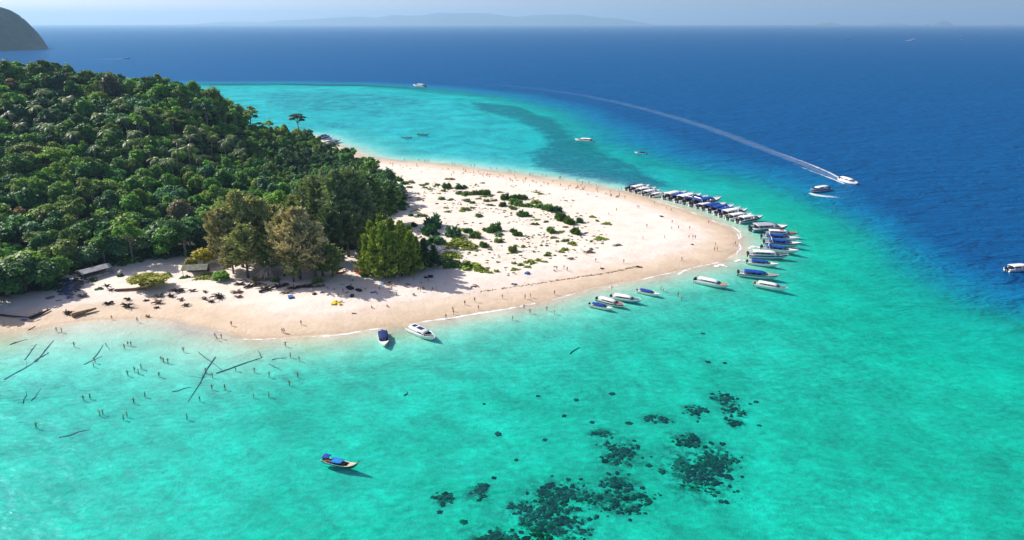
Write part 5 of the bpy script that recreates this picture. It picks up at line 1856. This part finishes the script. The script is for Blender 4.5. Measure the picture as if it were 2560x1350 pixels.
def root_wad(px, py, w, h, mat, label, n=12, seed=0, group='tangled driftwood along the beach'):
    g = random.Random(seed)
    b = PT(px, py)
    fwd = b.y * _cp + (CAM_H - b.z) * _sp
    R_ = w * fwd / FPX / 2 * 1.2
    H = h * fwd / FPX * 0.72
    ax_ = g.uniform(-0.5, 0.6)
    o = link('driftwood', None, None, b)
    tag(o, label, 'driftwood', group)
    for k in range(n):
        a = ax_ + g.gauss(0, 0.55) + (math.pi if g.random() < 0.45 else 0)
        q = R_ * g.uniform(0.4, 1.05)
        st = Vector((g.uniform(-0.25, 0.25) * R_, g.uniform(-0.25, 0.25) * R_, g.uniform(0.0, 0.4) * H))
        e = Vector((math.cos(a) * q, math.sin(a) * q, g.uniform(0.05, 1.0) * H))
        m_ = st.lerp(e, 0.55) + Vector((g.uniform(-0.2, 0.2) * R_, g.uniform(-0.2, 0.2) * R_, 0.25 * H))
        r = g.uniform(0.08, 0.26) * (1 if k else 2.0)
        mb = MB()
        mb.tube([st, m_, e], [r, r * 0.75, r * 0.25], 6)
        link('branch', mb.mesh('branch', mat, True), o)
    return o


WAD = [(270, 760, 26, 10, 'wood_dark', 'dark brushy driftwood heap by the shade edge of the beach'), (318, 768, 40, 16, 'wood_dark', 'spiky dark driftwood tangle with a leaning branch'), (320, 750, 18, 12, 'wood_dark', 'small dark brush behind the spiky tangle'), (168, 785, 34, 14, 'wood_dark', 'dark root tangle at the head of the tan log'),
       (366, 752, 14, 5, 'wood_dark', 'little driftwood stub between the spiky tangle and the reddish wood'), (396, 742, 28, 12, 'wood_grey', 'grey driftwood knot beyond the little stub'), (395, 758, 30, 12, 'wood_boat', 'reddish driftwood branches lying forward of the grey knot'), (392, 770, 14, 6, 'wood_dark', 'small dark driftwood piece nearest the water by the reddish branches'),
       (445, 730, 38, 14, 'wood_dark', 'big dark driftwood stump heap in the middle of the beach'), (428, 742, 26, 10, 'wood_dark', 'dark driftwood beside the big stump heap'), (452, 750, 24, 10, 'wood_grey', 'grey driftwood below the big stump heap'), (466, 764, 24, 10, 'wood_grey', 'grey twiggy driftwood nearest the water below the stump heap'),
       (480, 728, 22, 8, 'wood_boat', 'reddish driftwood end sticking out of the stump heap'), (512, 730, 16, 6, 'wood_grey', 'short forked driftwood alone on bare sand'), (548, 745, 40, 14, 'wood_dark', 'dark driftwood stump with an upright limb'), (526, 755, 20, 7, 'wood_dark', 'low driftwood piece joined to the stump with the upright limb'), (508, 748, 18, 8, 'wood_grey', 'pale thin driftwood branches beside the upright limb stump'),
       (592, 732, 28, 9, 'wood_boat', 'brown driftwood slab below the timber frame hut'), (596, 744, 24, 8, 'wood_grey', 'thin driftwood branch with a red end'), (538, 702, 24, 8, 'wood_grey', 'driftwood at the foot of the bright green bushy tree'), (600, 712, 30, 8, 'wood_dark', 'driftwood start of the long tangle below the timber frame hut'),
       (632, 716, 40, 8, 'wood_dark', 'driftwood in the long tangle in front of the timber frame hut'), (664, 724, 44, 9, 'wood_dark', 'thickest driftwood of the long tangle'), (700, 718, 44, 12, 'wood_dark', 'driftwood with an upright stick beside the timber frame hut'), (716, 732, 40, 9, 'wood_grey', 'pale driftwood at the lower side of the long tangle'),
       (736, 722, 40, 9, 'wood_dark', 'driftwood under the casuarinas at the end of the hut tangle'), (768, 718, 36, 7, 'wood_dark', 'low driftwood under the grey brown casuarinas'), (800, 716, 30, 6, 'wood_grey', 'last driftwood of the long tangle towards the orange kayaks'), (268, 716, 20, 8, 'wood_dark', 'dark driftwood by the low timber wall'), (276, 726, 20, 8, 'wood_grey', 'grey driftwood below the low timber wall'),
       (208, 742, 30, 8, 'wood_grey', 'pale driftwood sticks at the lower edge of the rubble'), (1470, 632, 34, 9, 'wood_grey', 'grey dead branches on the pale sand of the spit'), (1543, 614, 26, 5, 'wood_grey', 'flat oval heap of dry branches on the spit'), (1425, 648, 22, 6, 'wood_grey', 'small heap of dry branches towards the near side of the spit'), (1597, 668, 18, 4, 'wood_dark', 'dark stick heap on the drift line'),
       (1505, 672, 12, 4, 'wood_dark', 'small dark stick heap before the drift line'), (1655, 542, 14, 3, 'wood_dark', 'forked dark stick near the moored row'), (1730, 612, 10, 3, 'wood_dark', 'small dark stick on the broad tip of the spit'), (1392, 527, 26, 10, 'wood_dark', 'leafless dark twigs beside the big shrubs')]
for i, (px, py, w, h, mt, lab) in enumerate(WAD):
    root_wad(px, py, w, h, M[mt], lab, 10 if w < 25 else 17, 900 + i)
DW = 'single driftwood logs on the beach'
log_object('driftwood_log', PT(180, 793, 0.5), PT(242, 776, 0.7), 0.65, M['wood_tan'], 'thick tan driftwood trunk lying across the beach', DW, 3, 3)
log_object('driftwood_log', PT(-20, 786, 0.3), PT(82, 796, 0.3), 0.3, M['wood_dark'], 'long dark log in the shaded beach corner', DW, 1, 4, 0.5)
log_object('driftwood_log', PT(76, 798, 0.35), PT(126, 776, 0.4), 0.42, M['wood_dark'], 'knobbly dark log continuing the long one', DW, 6, 5, 0.4)
log_object('driftwood_log', PT(590, 700, 0.4), PT(668, 714, 0.4), 0.28, M['wood_grey'], 'pale pole lying before the timber frame hut', DW, 2, 6)
log_object('driftwood_log', PT(648, 732, 0.4), PT(700, 718, 0.4), 0.34, M['wood_dark'], 'dark log through the thickest tangle', DW, 3, 7)
log_object('driftwood_log', PT(700, 716, 0.3), PT(694, 698, 2.0), 0.2, M['wood_dark'], 'leaning dark post beside the tangle', DW, 1, 8)
log_object('driftwood_log', PT(880, 784, 0.15), PT(892, 784, 0.15), 0.16, M['wood_grey'], 'short stick alone on the damp sand', DW, 0, 9)
log_object('driftwood_log', PT(610, 722, 0.4), PT(640, 706, 0.6), 0.22, M['wood_dark'], 'short dark log end pointing at the timber frame hut', DW, 1, 10)
log_object('driftwood_log', PT(740, 720, 0.3), PT(790, 710, 0.3), 0.22, M['wood_grey'], 'grey log under the casuarina trunks', DW, 2, 11)

# rubble of boards and sheets beside the shed
rb = MB()
gr = random.Random(31)
for k in range(170):
    u, v = gr.gauss(0, 0.42), gr.gauss(0, 0.4)
    px, py = 178 + 42 * u, 716 + 30 * v - 14 * u
    p = PT(px, py)
    rot = Matrix.Rotation(gr.uniform(0, 6.28), 3, 'Z') @ Matrix.Rotation(gr.uniform(-0.4, 0.4), 3, 'X')
    rb.box((p.x, p.y, p.z + gr.uniform(0.05, 0.7)), (gr.uniform(0.6, 2.6), gr.uniform(0.15, 0.9), gr.uniform(0.06, 0.3)), gr.choice([0, 0, 1, 1, 2, 3]), rot=rot)
tag(link('rubble', rb.mesh('rubble', [M['tarp_grey'], M['wood_grey'], M['wood_dark'], M['stripe_blue']])), 'grey blue heap of broken boards and sheets beside the shed', kind='stuff')
# drift line of weed along the berm
dl = MB()
pts_, tt_ = smooth_path([(1150, 738), (1250, 722), (1330, 711), (1400, 700), (1470, 689), (1530, 680), (1590, 667)], 330, lambda a, b: PT(a, b))
for k, (x, y) in enumerate(pts_):
    if gr.random() < 0.25 + 0.6 * tt_[k]:
        x, y = x + gr.gauss(0, 0.25), y + gr.gauss(0, 0.25)
        dl.box((x, y, ground_z(x, y) + 0.04), (gr.uniform(0.3, 0.9), gr.uniform(0.12, 0.35), 0.1), gr.choice([0, 1]), gr.uniform(0, 3.1))
tag(link('seaweed_debris', dl.mesh('seaweed_debris', [M['wood_grey'], M['wood_tan']])), 'thin dark drift line of weed along the beach crest', kind='stuff')

# ------------------------------------------------------------------ huts
def tin_shed():
    A, B = PT(214, 704), PT(284, 684)
    d = B - A
    ang = math.atan2(d.y, d.x)
    L = d.length
    W_ = 5.2
    root = link('shed', None, None, ((A + B) / 2).to_tuple()[:2] + (min(A.z, B.z),), ang)
    tag(root, 'long shed with a grey tin roof at the edge of the wood', 'shed')
    for sgn, y0, y1 in ((1, 0.6, 0.6 + W_ * 0.5), (2, 0.6 + W_ * 0.5, 0.6 + W_)):
        mb = MB()
        n = 24
        z0, z1 = (2.5, 3.4) if sgn == 1 else (3.4, 2.6)
        top = []
        for i in range(n + 1):
            x = -L / 2 - 0.4 + (L + 0.8) * i / n
            dz = 0.05 * (i % 2)
            top.append(((x, y0, z0 + dz), (x, y1, z1 + dz)))
        for i in range(n):
            (a, b), (c, e) = top[i], top[i + 1]
            lo = [(p[0], p[1], p[2] - 0.05) for p in (a, c, e, b)]
            mb.add([a, c, e, b] + lo, [(0, 1, 2, 3), (7, 6, 5, 4), (0, 4, 5, 1), (3, 2, 6, 7)])
        mb.add([], [])
        link('roof_sheet', mb.mesh('roof_sheet', M['tin']), root)
    for x in (-L / 2, -L / 6, L / 6, L / 2):
        for y, z in ((0.8, 2.45), (W_ + 0.3, 2.5)):
            link('post', post_mesh(-0.5, z, 'wood_grey', 0.09), root, (x, y, 0))
    mb = MB()
    mb.box((0, W_ + 0.2, 1.2), (L - 0.2, 0.1, 2.2))
    link('wall', mb.mesh('wall', M['wood_grey']), root)
    mb = MB()
    mb.box((0, 1.0, 0.5), (L * 0.8, 0.5, 0.9))
    link('counter', mb.mesh('counter', M['wood_pale']), root)


tin_shed()


def timber_hut():
    b = PT(667, 700)
    root = link('timber_hut', None, None, b)
    tag(root, 'ruined round hut of bare pale roof poles and torn thatch', 'hut')
    g = random.Random(4)
    apex = Vector((0, 2.0, 4.4))
    for k in range(20):
        a = k * 2 * math.pi / 20 + g.uniform(-0.1, 0.1)
        e = Vector((math.cos(a) * 4.3 * g.uniform(0.85, 1.1), 2.0 + math.sin(a) * 4.0, g.uniform(0.8, 1.7)))
        mb = MB()
        mb.tube([apex + Vector((g.uniform(-0.2, 0.2), g.uniform(-0.2, 0.2), g.uniform(0, 0.3))), e], [0.12, 0.15], 6)
        link('rafter', mb.mesh('rafter', M['wood_pale'], True), root)
    for k in range(7):
        a = 2.6 + k * 0.42
        mb = MB()
        p = [apex.lerp(Vector((math.cos(q) * 4.2, 2.0 + math.sin(q) * 4.0, 1.1)), t) + Vector((0, 0, -0.12)) for q, t in ((a, 0.35), (a + 0.36, 0.35), (a + 0.36, g.uniform(0.8, 1.0)), (a, g.uniform(0.8, 1.0)))]
        lo = [q - Vector((0, 0, 0.14)) for q in p]
        mb.add(p + lo, [(0, 1, 2, 3), (7, 6, 5, 4), (0, 4, 5, 1), (1, 5, 6, 2), (2, 6, 7, 3), (3, 7, 4, 0)])
        link('thatch_panel', mb.mesh('thatch_panel', M['thatch']), root)
    for k in range(6):
        a = k * math.pi / 3
        link('post', post_mesh(-0.6, 1.8, 'wood_pale', 0.1), root, (math.cos(a) * 3.4, 2.0 + math.sin(a) * 3.2, 0))
    mb = MB()
    mb.box((-1.5, -1.2, 0.3), (4.0, 0.2, 0.8), rz=0.2)
    link('wall', mb.mesh('wall', M['wood_tan']), root)


timber_hut()


def gable_hut(px, py, w, d, h, rz, roof_mat, label, name='hut'):
    b = PT(px, py)
    root = link(name, None, None, b, rz)
    tag(root, label, 'hut')
    for sg in (-1, 1):
        mb = MB()
        p = [(-w / 2, 0, h + 1.3), (w / 2, 0, h + 1.3), (w / 2 + 0.2, sg * d / 2, h), (-w / 2 - 0.2, sg * d / 2, h)]
        lo = [(a, c, e - 0.12) for a, c, e in p]
        f = [(0, 1, 2, 3), (7, 6, 5, 4), (0, 4, 5, 1), (1, 5, 6, 2), (2, 6, 7, 3), (3, 7, 4, 0)]
        mb.add(p + lo, f)
        link('roof_slope', mb.mesh('roof_slope', M[roof_mat]), root)
    for x in (-w / 2 + 0.4, w / 2 - 0.4):
        for y in (-d / 2 + 0.4, d / 2 - 0.4):
            link('post', post_mesh(-0.5, h, 'wood_grey', 0.1), root, (x, y, 0))
    mb = MB()
    mb.box((0, d / 2 - 0.5, h / 2 - 0.1), (w - 1.0, 0.1, h - 0.2))
    link('wall', mb.mesh('wall', M['wood_grey']), root)


gable_hut(492, 684, 8.5, 5.2, 2.2, 0.12, 'moss_roof', 'hut with a grey green moss covered roof beside the bright bushy tree')
gable_hut(402, 634, 7.0, 5.0, 4.2, -0.15, 'thatch', 'hut with a brown roof half hidden in the trees')
tw = MB()
A, B = PT(286, 728), PT(366, 724)
d_ = B - A
o = link('timber_wall', None, None, A, math.atan2(d_.y, d_.x))
tag(o, 'low brown timber retaining wall on the sand below the shed', 'wall')
for k in range(2):
    mb = MB()
    mb.box((d_.length / 2, 0.02 * k, 0.2 + 0.38 * k), (d_.length - 0.3 * k, 0.3, 0.36))
    link('beam', mb.mesh('beam', M['wood_boat']), o)


# ------------------------------------------------------------------ beach gear
def kayak(px, py, rz, mat, label):
    mb = MB()
    rings = []
    for i in range(11):
        t = i / 10
        w = 0.42 * max(0.05, math.sin(math.pi * t)) ** 0.7
        rk = 0.28 * abs(2 * t - 1) ** 3
        rings.append([(-1.9 + 3.8 * t, 0, rk), (-1.9 + 3.8 * t, -w, 0.16 + rk), (-1.9 + 3.8 * t, -w * 0.6, 0.33 + rk), (-1.9 + 3.8 * t, w * 0.6, 0.33 + rk), (-1.9 + 3.8 * t, w, 0.16 + rk)])
    mb.loft(rings, 0)
    root = link('kayak', None, None, PT(px, py, 0.02), rz, 1.25)
    tag(root, label, 'kayak')
    link('hull', mb.mesh('hull', M[mat], True), root)
    for x in (-0.6, 0.5):
        sb = MB()
        sb.box((x, 0, 0.36), (0.6, 0.4, 0.08))
        link('seat', sb.mesh('seat', M['rubber_dark']), root)


kayak(900, 681, 0.15, 'orange', 'orange kayak pulled up at the foot of the bright thicket')
kayak(914, 678, 0.1, 'red', 'red kayak lying against the orange one')
kayak(848, 684, 0.3, 'red', 'red kayak on the shaded sand beside the dark casuarinas')
kayak(906, 685, 0.2, 'orange', 'second orange kayak in front of the first')


def mat_item(px, py, w, d, mat, label, name='beach_mat', h=0.06, cat='beach mat'):
    mb = MB()
    n = 5
    vs_ = []
    for k in (0, 1):
        for i in range(n):
            for j in range(2):
                vs_.append((-w / 2 + w * i / (n - 1), (-d / 2 + d * j) * (1 - 0.06 * (i % 2)), k * h + 0.02 * math.sin(i * 2.1)))
    fs = []
    for i in range(n - 1):
        a = i * 2
        fs += [(a, a + 1, a + 3, a + 2), (10 + a, 10 + a + 2, 10 + a + 3, 10 + a + 1), (a, a + 2, 10 + a + 2, 10 + a), (a + 1, 10 + a + 1, 10 + a + 3, a + 3)]
    fs += [(0, 10, 11, 1), (8, 9, 19, 18)]
    mb.add(vs_, fs)
    o = link(name, mb.mesh(name, M[mat]), None, PT(px, py, 0.03), random.uniform(0, 3.1))
    tag(o, label, cat)


for a in [(727, 744, 2.2, 1.6, 'tarp_blue', 'blue sheet at the lower edge of the hut tangle', 'tarpaulin', 0.5, 'tarpaulin'), (836, 758, 2.6, 1.4, 'yellow', 'yellow inflatable beside the three bathers on the sand', 'inflatable_mat', 0.3, 'inflatable'), (848, 760, 2.0, 1.0, 'yellow', 'second yellow inflatable mat by the three bathers', 'inflatable_mat', 0.25, 'inflatable'),
          (933, 731, 2.0, 1.2, 'tarp_blue', 'blue beach mat on the shaded sand', 'beach_mat', 0.06, 'beach mat'), (957, 710, 1.8, 1.0, 'canvas_azure', 'light blue beach mat below the thicket', 'beach_mat', 0.06, 'beach mat'), (973, 706, 1.6, 1.2, 'towel_red', 'red towel below the thicket', 'beach_towel', 0.06, 'towel'),
          (1020, 711, 1.8, 1.2, 'wood_tan', 'brown mat near the walking bathers', 'beach_mat', 0.06, 'beach mat'), (1057, 721, 2.4, 1.4, 'wood_pale', 'straw coloured mat beside the shade', 'beach_mat', 0.06, 'beach mat'), (1318, 684, 1.8, 1.2, 'tarp_blue', 'bright blue sheet on the near side of the dune plants', 'beach_mat', 0.5, 'beach mat'),
          (1285, 711, 1.8, 0.9, 'canvas_navy', 'navy towel alone on the pale sand', 'beach_towel', 0.2, 'towel'), (1190, 716, 1.8, 0.9, 'towel_dark', 'dark towel with the four resting bathers', 'beach_towel', 0.06, 'towel'), (875, 722, 2.4, 1.6, 'towel_dark', 'black bags heaped on the shaded sand', 'beach_bag', 0.7, 'bag'), (897, 727, 2.2, 1.2, 'towel_dark', 'dark bags beside the black heap', 'beach_bag', 0.5, 'bag'),
          (880, 741, 1.4, 1.0, 'towel_dark', 'single dark bag at the shade edge', 'beach_bag', 0.6, 'bag'), (786, 736, 1.2, 0.8, 'towel_dark', 'small dark bag below the casuarinas', 'beach_bag', 0.4, 'bag'), (1076, 693, 1.8, 1.2, 'towel_dark', 'dark bags at the foot of the dark young casuarinas', 'beach_bag', 0.6, 'bag'), (1064, 694, 1.6, 1.0, 'towel_dark', 'dark beach mat beside the bags under the young casuarinas', 'beach_mat', 0.2, 'beach mat'),
          (60, 800, 2.0, 1.0, 'tarp_blue', 'faded blue sheet beside the knobbly log', 'tarpaulin', 0.1, 'tarpaulin')]:
    mat_item(a[0], a[1], a[2], a[3], a[4], a[5], a[6], a[7], a[8])

# ------------------------------------------------------------------ people
def skin_body(name, joints, edges, radii):
    me = bpy.data.meshes.new(name + '_src')
    me.from_pydata(joints, edges, [])
    ob = bpy.data.objects.new(name + '_src', me)
    COL.objects.link(ob)
    md = ob.modifiers.new('skin', 'SKIN')
    md.use_smooth_shade = True
    for v, r in zip(me.skin_vertices[0].data, radii):
        v.radius = (r, r)
    me.skin_vertices[0].data[0].use_root = True
    sb = ob.modifiers.new('sub', 'SUBSURF')
    sb.levels = sb.render_levels = 1
    dg = bpy.context.evaluated_depsgraph_get()
    out = bpy.data.meshes.new_from_object(ob.evaluated_get(dg))
    bpy.data.objects.remove(ob)
    out.name = name
    return out


def swim_material():
    m, nt, out = newmat('swimwear')
    oi = N(nt, 'ShaderNodeObjectInfo')
    b = N(nt, 'ShaderNodeBsdfPrincipled')
    nt.links.new(oi.outputs['Color'], b.inputs['Base Color'])
    b.inputs['Roughness'].default_value = 0.8
    nt.links.new(b.outputs[0], out.inputs[0])
    return m


M['skin'] = paint('skin', (0.42, 0.24, 0.16), 0.6, 0.3, var=0.15)
M['hair'] = paint('hair', (0.02, 0.015, 0.012), 0.7, 0.3, var=0.2)
M['swim'] = swim_material()


def pose(kind):
    # pelvis, chest, neck, head, head top, L arm(3), R arm(3), L leg(3), R leg(3)
    if kind in ('stand', 'walk'):
        s = 0.28 if kind == 'walk' else 0.04
        J = [(0, 0, 0.92), (0, 0, 1.30), (0, 0, 1.48), (0.02, 0, 1.60), (0.02, 0, 1.74),
             (0.02, 0.19, 1.40), (-s * 0.6, 0.25, 1.12), (-s * 0.3, 0.24, 0.86), (0.02, -0.19, 1.40), (s * 0.6, -0.25, 1.12), (s * 1.0, -0.24, 0.88),
             (0, 0.10, 0.86), (s * 0.8, 0.10, 0.48), (s, 0.10, 0.07), (0, -0.10, 0.86), (-s * 0.4, -0.10, 0.48), (-s * 1.2, -0.10, 0.10), (s + 0.16, 0.11, 0.03), (-s * 1.2 + 0.14, -0.11, 0.05)]
    elif kind == 'sit':
        J = [(0, 0, 0.14), (-0.12, 0, 0.50), (-0.10, 0, 0.68), (-0.06, 0, 0.80), (-0.05, 0, 0.94),
             (-0.10, 0.19, 0.60), (0.10, 0.26, 0.42), (0.34, 0.20, 0.42), (-0.10, -0.19, 0.60), (0.10, -0.26, 0.42), (0.34, -0.20, 0.42),
             (0.06, 0.10, 0.13), (0.42, 0.15, 0.44), (0.62, 0.13, 0.07), (0.06, -0.10, 0.13), (0.42, -0.15, 0.44), (0.62, -0.13, 0.07), (0.78, 0.13, 0.04), (0.78, -0.13, 0.04)]
    elif kind == 'lie':
        J = [(0, 0, 0.14), (-0.40, 0, 0.15), (-0.58, 0, 0.14), (-0.70, 0, 0.16), (-0.84, 0, 0.17),
             (-0.50, 0.19, 0.13), (-0.24, 0.28, 0.08), (0.02, 0.27, 0.07), (-0.50, -0.19, 0.13), (-0.24, -0.28, 0.08), (0.02, -0.27, 0.07),
             (0.06, 0.10, 0.12), (0.46, 0.13, 0.14), (0.86, 0.14, 0.08), (0.06, -0.10, 0.12), (0.46, -0.13, 0.16), (0.86, -0.14, 0.08), (0.92, 0.15, 0.20), (0.92, -0.15, 0.20)]
    else:  # wading, arms out
        J = [(0, 0, 0.92), (0, 0, 1.30), (0, 0, 1.48), (0.02, 0, 1.60), (0.02, 0, 1.74),
             (0.02, 0.19, 1.40), (0.08, 0.44, 1.24), (0.2, 0.62, 1.10), (0.02, -0.19, 1.40), (0.10, -0.42, 1.22), (0.26, -0.58, 1.12),
             (0, 0.10, 0.86), (0.1, 0.14, 0.48), (0.06, 0.14, 0.07), (0, -0.10, 0.86), (-0.06, -0.14, 0.48), (-0.1, -0.14, 0.08), (0.2, 0.14, 0.03), (0.04, -0.14, 0.04)]
    E = [(0, 1), (1, 2), (2, 3), (3, 4), (1, 5), (5, 6), (6, 7), (1, 8), (8, 9), (9, 10), (0, 11), (11, 12), (12, 13), (0, 14), (14, 15), (15, 16), (13, 17), (16, 18)]
    Rr = [0.145, 0.165, 0.06, 0.10, 0.085, 0.065, 0.05, 0.038, 0.065, 0.05, 0.038, 0.095, 0.07, 0.045, 0.095, 0.07, 0.045, 0.04, 0.04]
    return J, E, Rr


BODY = {}
for kind in ('stand', 'walk', 'sit', 'lie', 'wade'):
    J, E, Rr = pose(kind)
    me = skin_body('body', J, E, Rr)
    me.materials.clear()
    for k in ('skin', 'swim', 'hair'): me.materials.append(M[k])
    hp, ht = Vector(J[0]), Vector(J[4])
    up = (Vector(J[1]) - hp).normalized()
    face = Vector((1, 0, 0)) if kind != 'lie' else Vector((0, 0, 1))
    hc = Vector(J[3])
    for p in me.polygons:
        c = p.center
        al = (c - hp).dot(up)
        r_ = (c - hp - up * al).length
        if (c - hc).length < 0.2 and ((c - hc).dot(up) > 0.05 or (c - hc).dot(face) < -0.02) and (c - hc).dot(up) > -0.06: p.material_index = 2
        elif -0.18 < al < 0.10 and r_ < 0.27: p.material_index = 1
    BODY[kind] = me
SWIM = [(0.02, 0.03, 0.07), (0.45, 0.03, 0.03), (0.02, 0.02, 0.02), (0.03, 0.12, 0.4), (0.6, 0.58, 0.55), (0.6, 0.22, 0.04), (0.05, 0.25, 0.15), (0.5, 0.08, 0.25)]


def person(px, py, kind, label, group, sink=0.0):
    p = PT(px, py)
    if sink:
        p = P(px, py, 0)
        zb = ground_z(p.x, p.y)
        p = Vector((p.x, p.y, max(zb, -1.15)))
    o = link('person', BODY[kind], None, p, random.uniform(0, 6.28), random.uniform(0.86, 1.0))
    o.color = (*random.choice(SWIM), 1)
    tag(o, label, 'person', group)
    return o


WADERS = [(142, 829), (155, 831), (459, 879), (714, 866), (320, 863), (328, 863), (311, 870), (186, 866), (238, 905), (234, 914), (403, 900), (409, 904), (420, 906), (353, 920), (336, 927), (346, 932), (319, 936), (398, 939), (208, 996), (225, 992), (362, 988), (334, 1003), (249, 1034), (256, 1031),
          (308, 1044), (317, 1036), (90, 1064), (499, 998), (530, 970), (562, 970), (634, 989), (672, 987), (467, 1043), (589, 925), (636, 928), (673, 939), (723, 959), (744, 939), (748, 900), (726, 892), (514, 930), (531, 941)]
for q in WADERS: person(*q, 'wade', 'bather standing in the shallow water among the sunken logs', 'bathers among the sunken logs', 1)
for q in [(1310, 772), (1367, 776), (1281, 799), (1386, 784), (1325, 783), (1529, 724), (1652, 724), (1658, 727), (1695, 738), (1704, 747)]: person(*q, 'wade', 'bather wading near the small group of boats off the beach', 'bathers near the small boat group', 1)
for q in [(280, 799), (344, 806), (579, 815), (753, 812), (711, 832), (706, 832), (554, 847), (542, 851), (538, 844), (1132, 778), (1134, 786), (1115, 797), (1162, 762), (1187, 755), (1196, 774), (1256, 747), (1313, 747), (1326, 744), (1386, 737), (11, 815)]:
    person(*q, random.choice(['walk', 'walk', 'stand']), 'person walking on the damp sand of the near beach', 'walkers on the near beach')
for q in [(1092, 726), (1051, 729), (997, 706), (969, 715), (1071, 706), (859, 684), (1489, 655), (1559, 658), (1410, 673), (1418, 678), (1467, 639), (1704, 652), (1788, 615), (1786, 627), (1793, 627), (1838, 612), (1593, 519), (1541, 528), (1522, 538), (1678, 528), (1666, 523), (1724, 573), (1680, 558), (1679, 574), (1696, 573),
          (1617, 568), (1722, 596), (1732, 596), (1738, 597), (1771, 559), (1636, 511), (1548, 492), (1562, 496), (1526, 492), (1661, 597), (1607, 598), (1392, 675), (1833, 614), (1360, 597), (1597, 521)]:
    person(*q, random.choice(['stand', 'walk']), 'person standing on the open sand of the spit', 'people standing on the open spit')
for q in [(366, 792), (369, 793), (373, 792)]: person(*q, 'sit', 'one of three people sitting close together at the shallow edge', 'three sitting at the shallow edge')
for q in [(841, 756), (849, 759), (855, 755)]: person(*q, 'sit', 'one of three people sitting beside the yellow inflatables', 'three beside the yellow inflatables')
for q in [(929, 770), (968, 767)]: person(*q, 'sit', 'person sitting alone on bare damp sand', 'people sitting on damp sand')
gp = random.Random(17)
for k in range(34):
    px, py = gp.uniform(775, 1095), gp.uniform(698, 742)
    py = max(py, 700 - (px - 900) * 0.02)
    person(px, py, gp.choice(['sit', 'sit', 'lie', 'stand']), 'person resting on the shaded sand below the casuarinas', 'people resting in the shade')
for q in [(1182, 716), (1194, 717), (1187, 712), (1178, 719), (1385, 676), (1388, 678), (1321, 685), (1288, 712)]: person(*q, 'lie', 'person lying on the pale sand near the dune plants', 'sunbathers near the dune plants')
for k in range(88):
    t = gp.random()
    px = 960 + 600 * (t ** 0.75)
    yl = np.interp(px, [960, 1100, 1200, 1300, 1400, 1470, 1540, 1600], [402, 413, 426, 440, 454, 465, 479, 493])
    py = yl + abs(gp.gauss(0, 9)) + 4
    person(px, py, gp.choice(['lie', 'sit', 'stand', 'walk', 'sit']), 'tiny figure on the far beach beside the lagoon', 'people along the lagoon beach')
for k in range(34):
    px = gp.uniform(1000, 1590)
    yl = np.interp(px, [960, 1100, 1200, 1300, 1400, 1470, 1540, 1600], [402, 413, 426, 440, 454, 465, 479, 493])
    person(px, yl - gp.uniform(2, 9), 'wade', 'tiny bather in the lagoon off the far beach', 'bathers off the lagoon beach', 1)
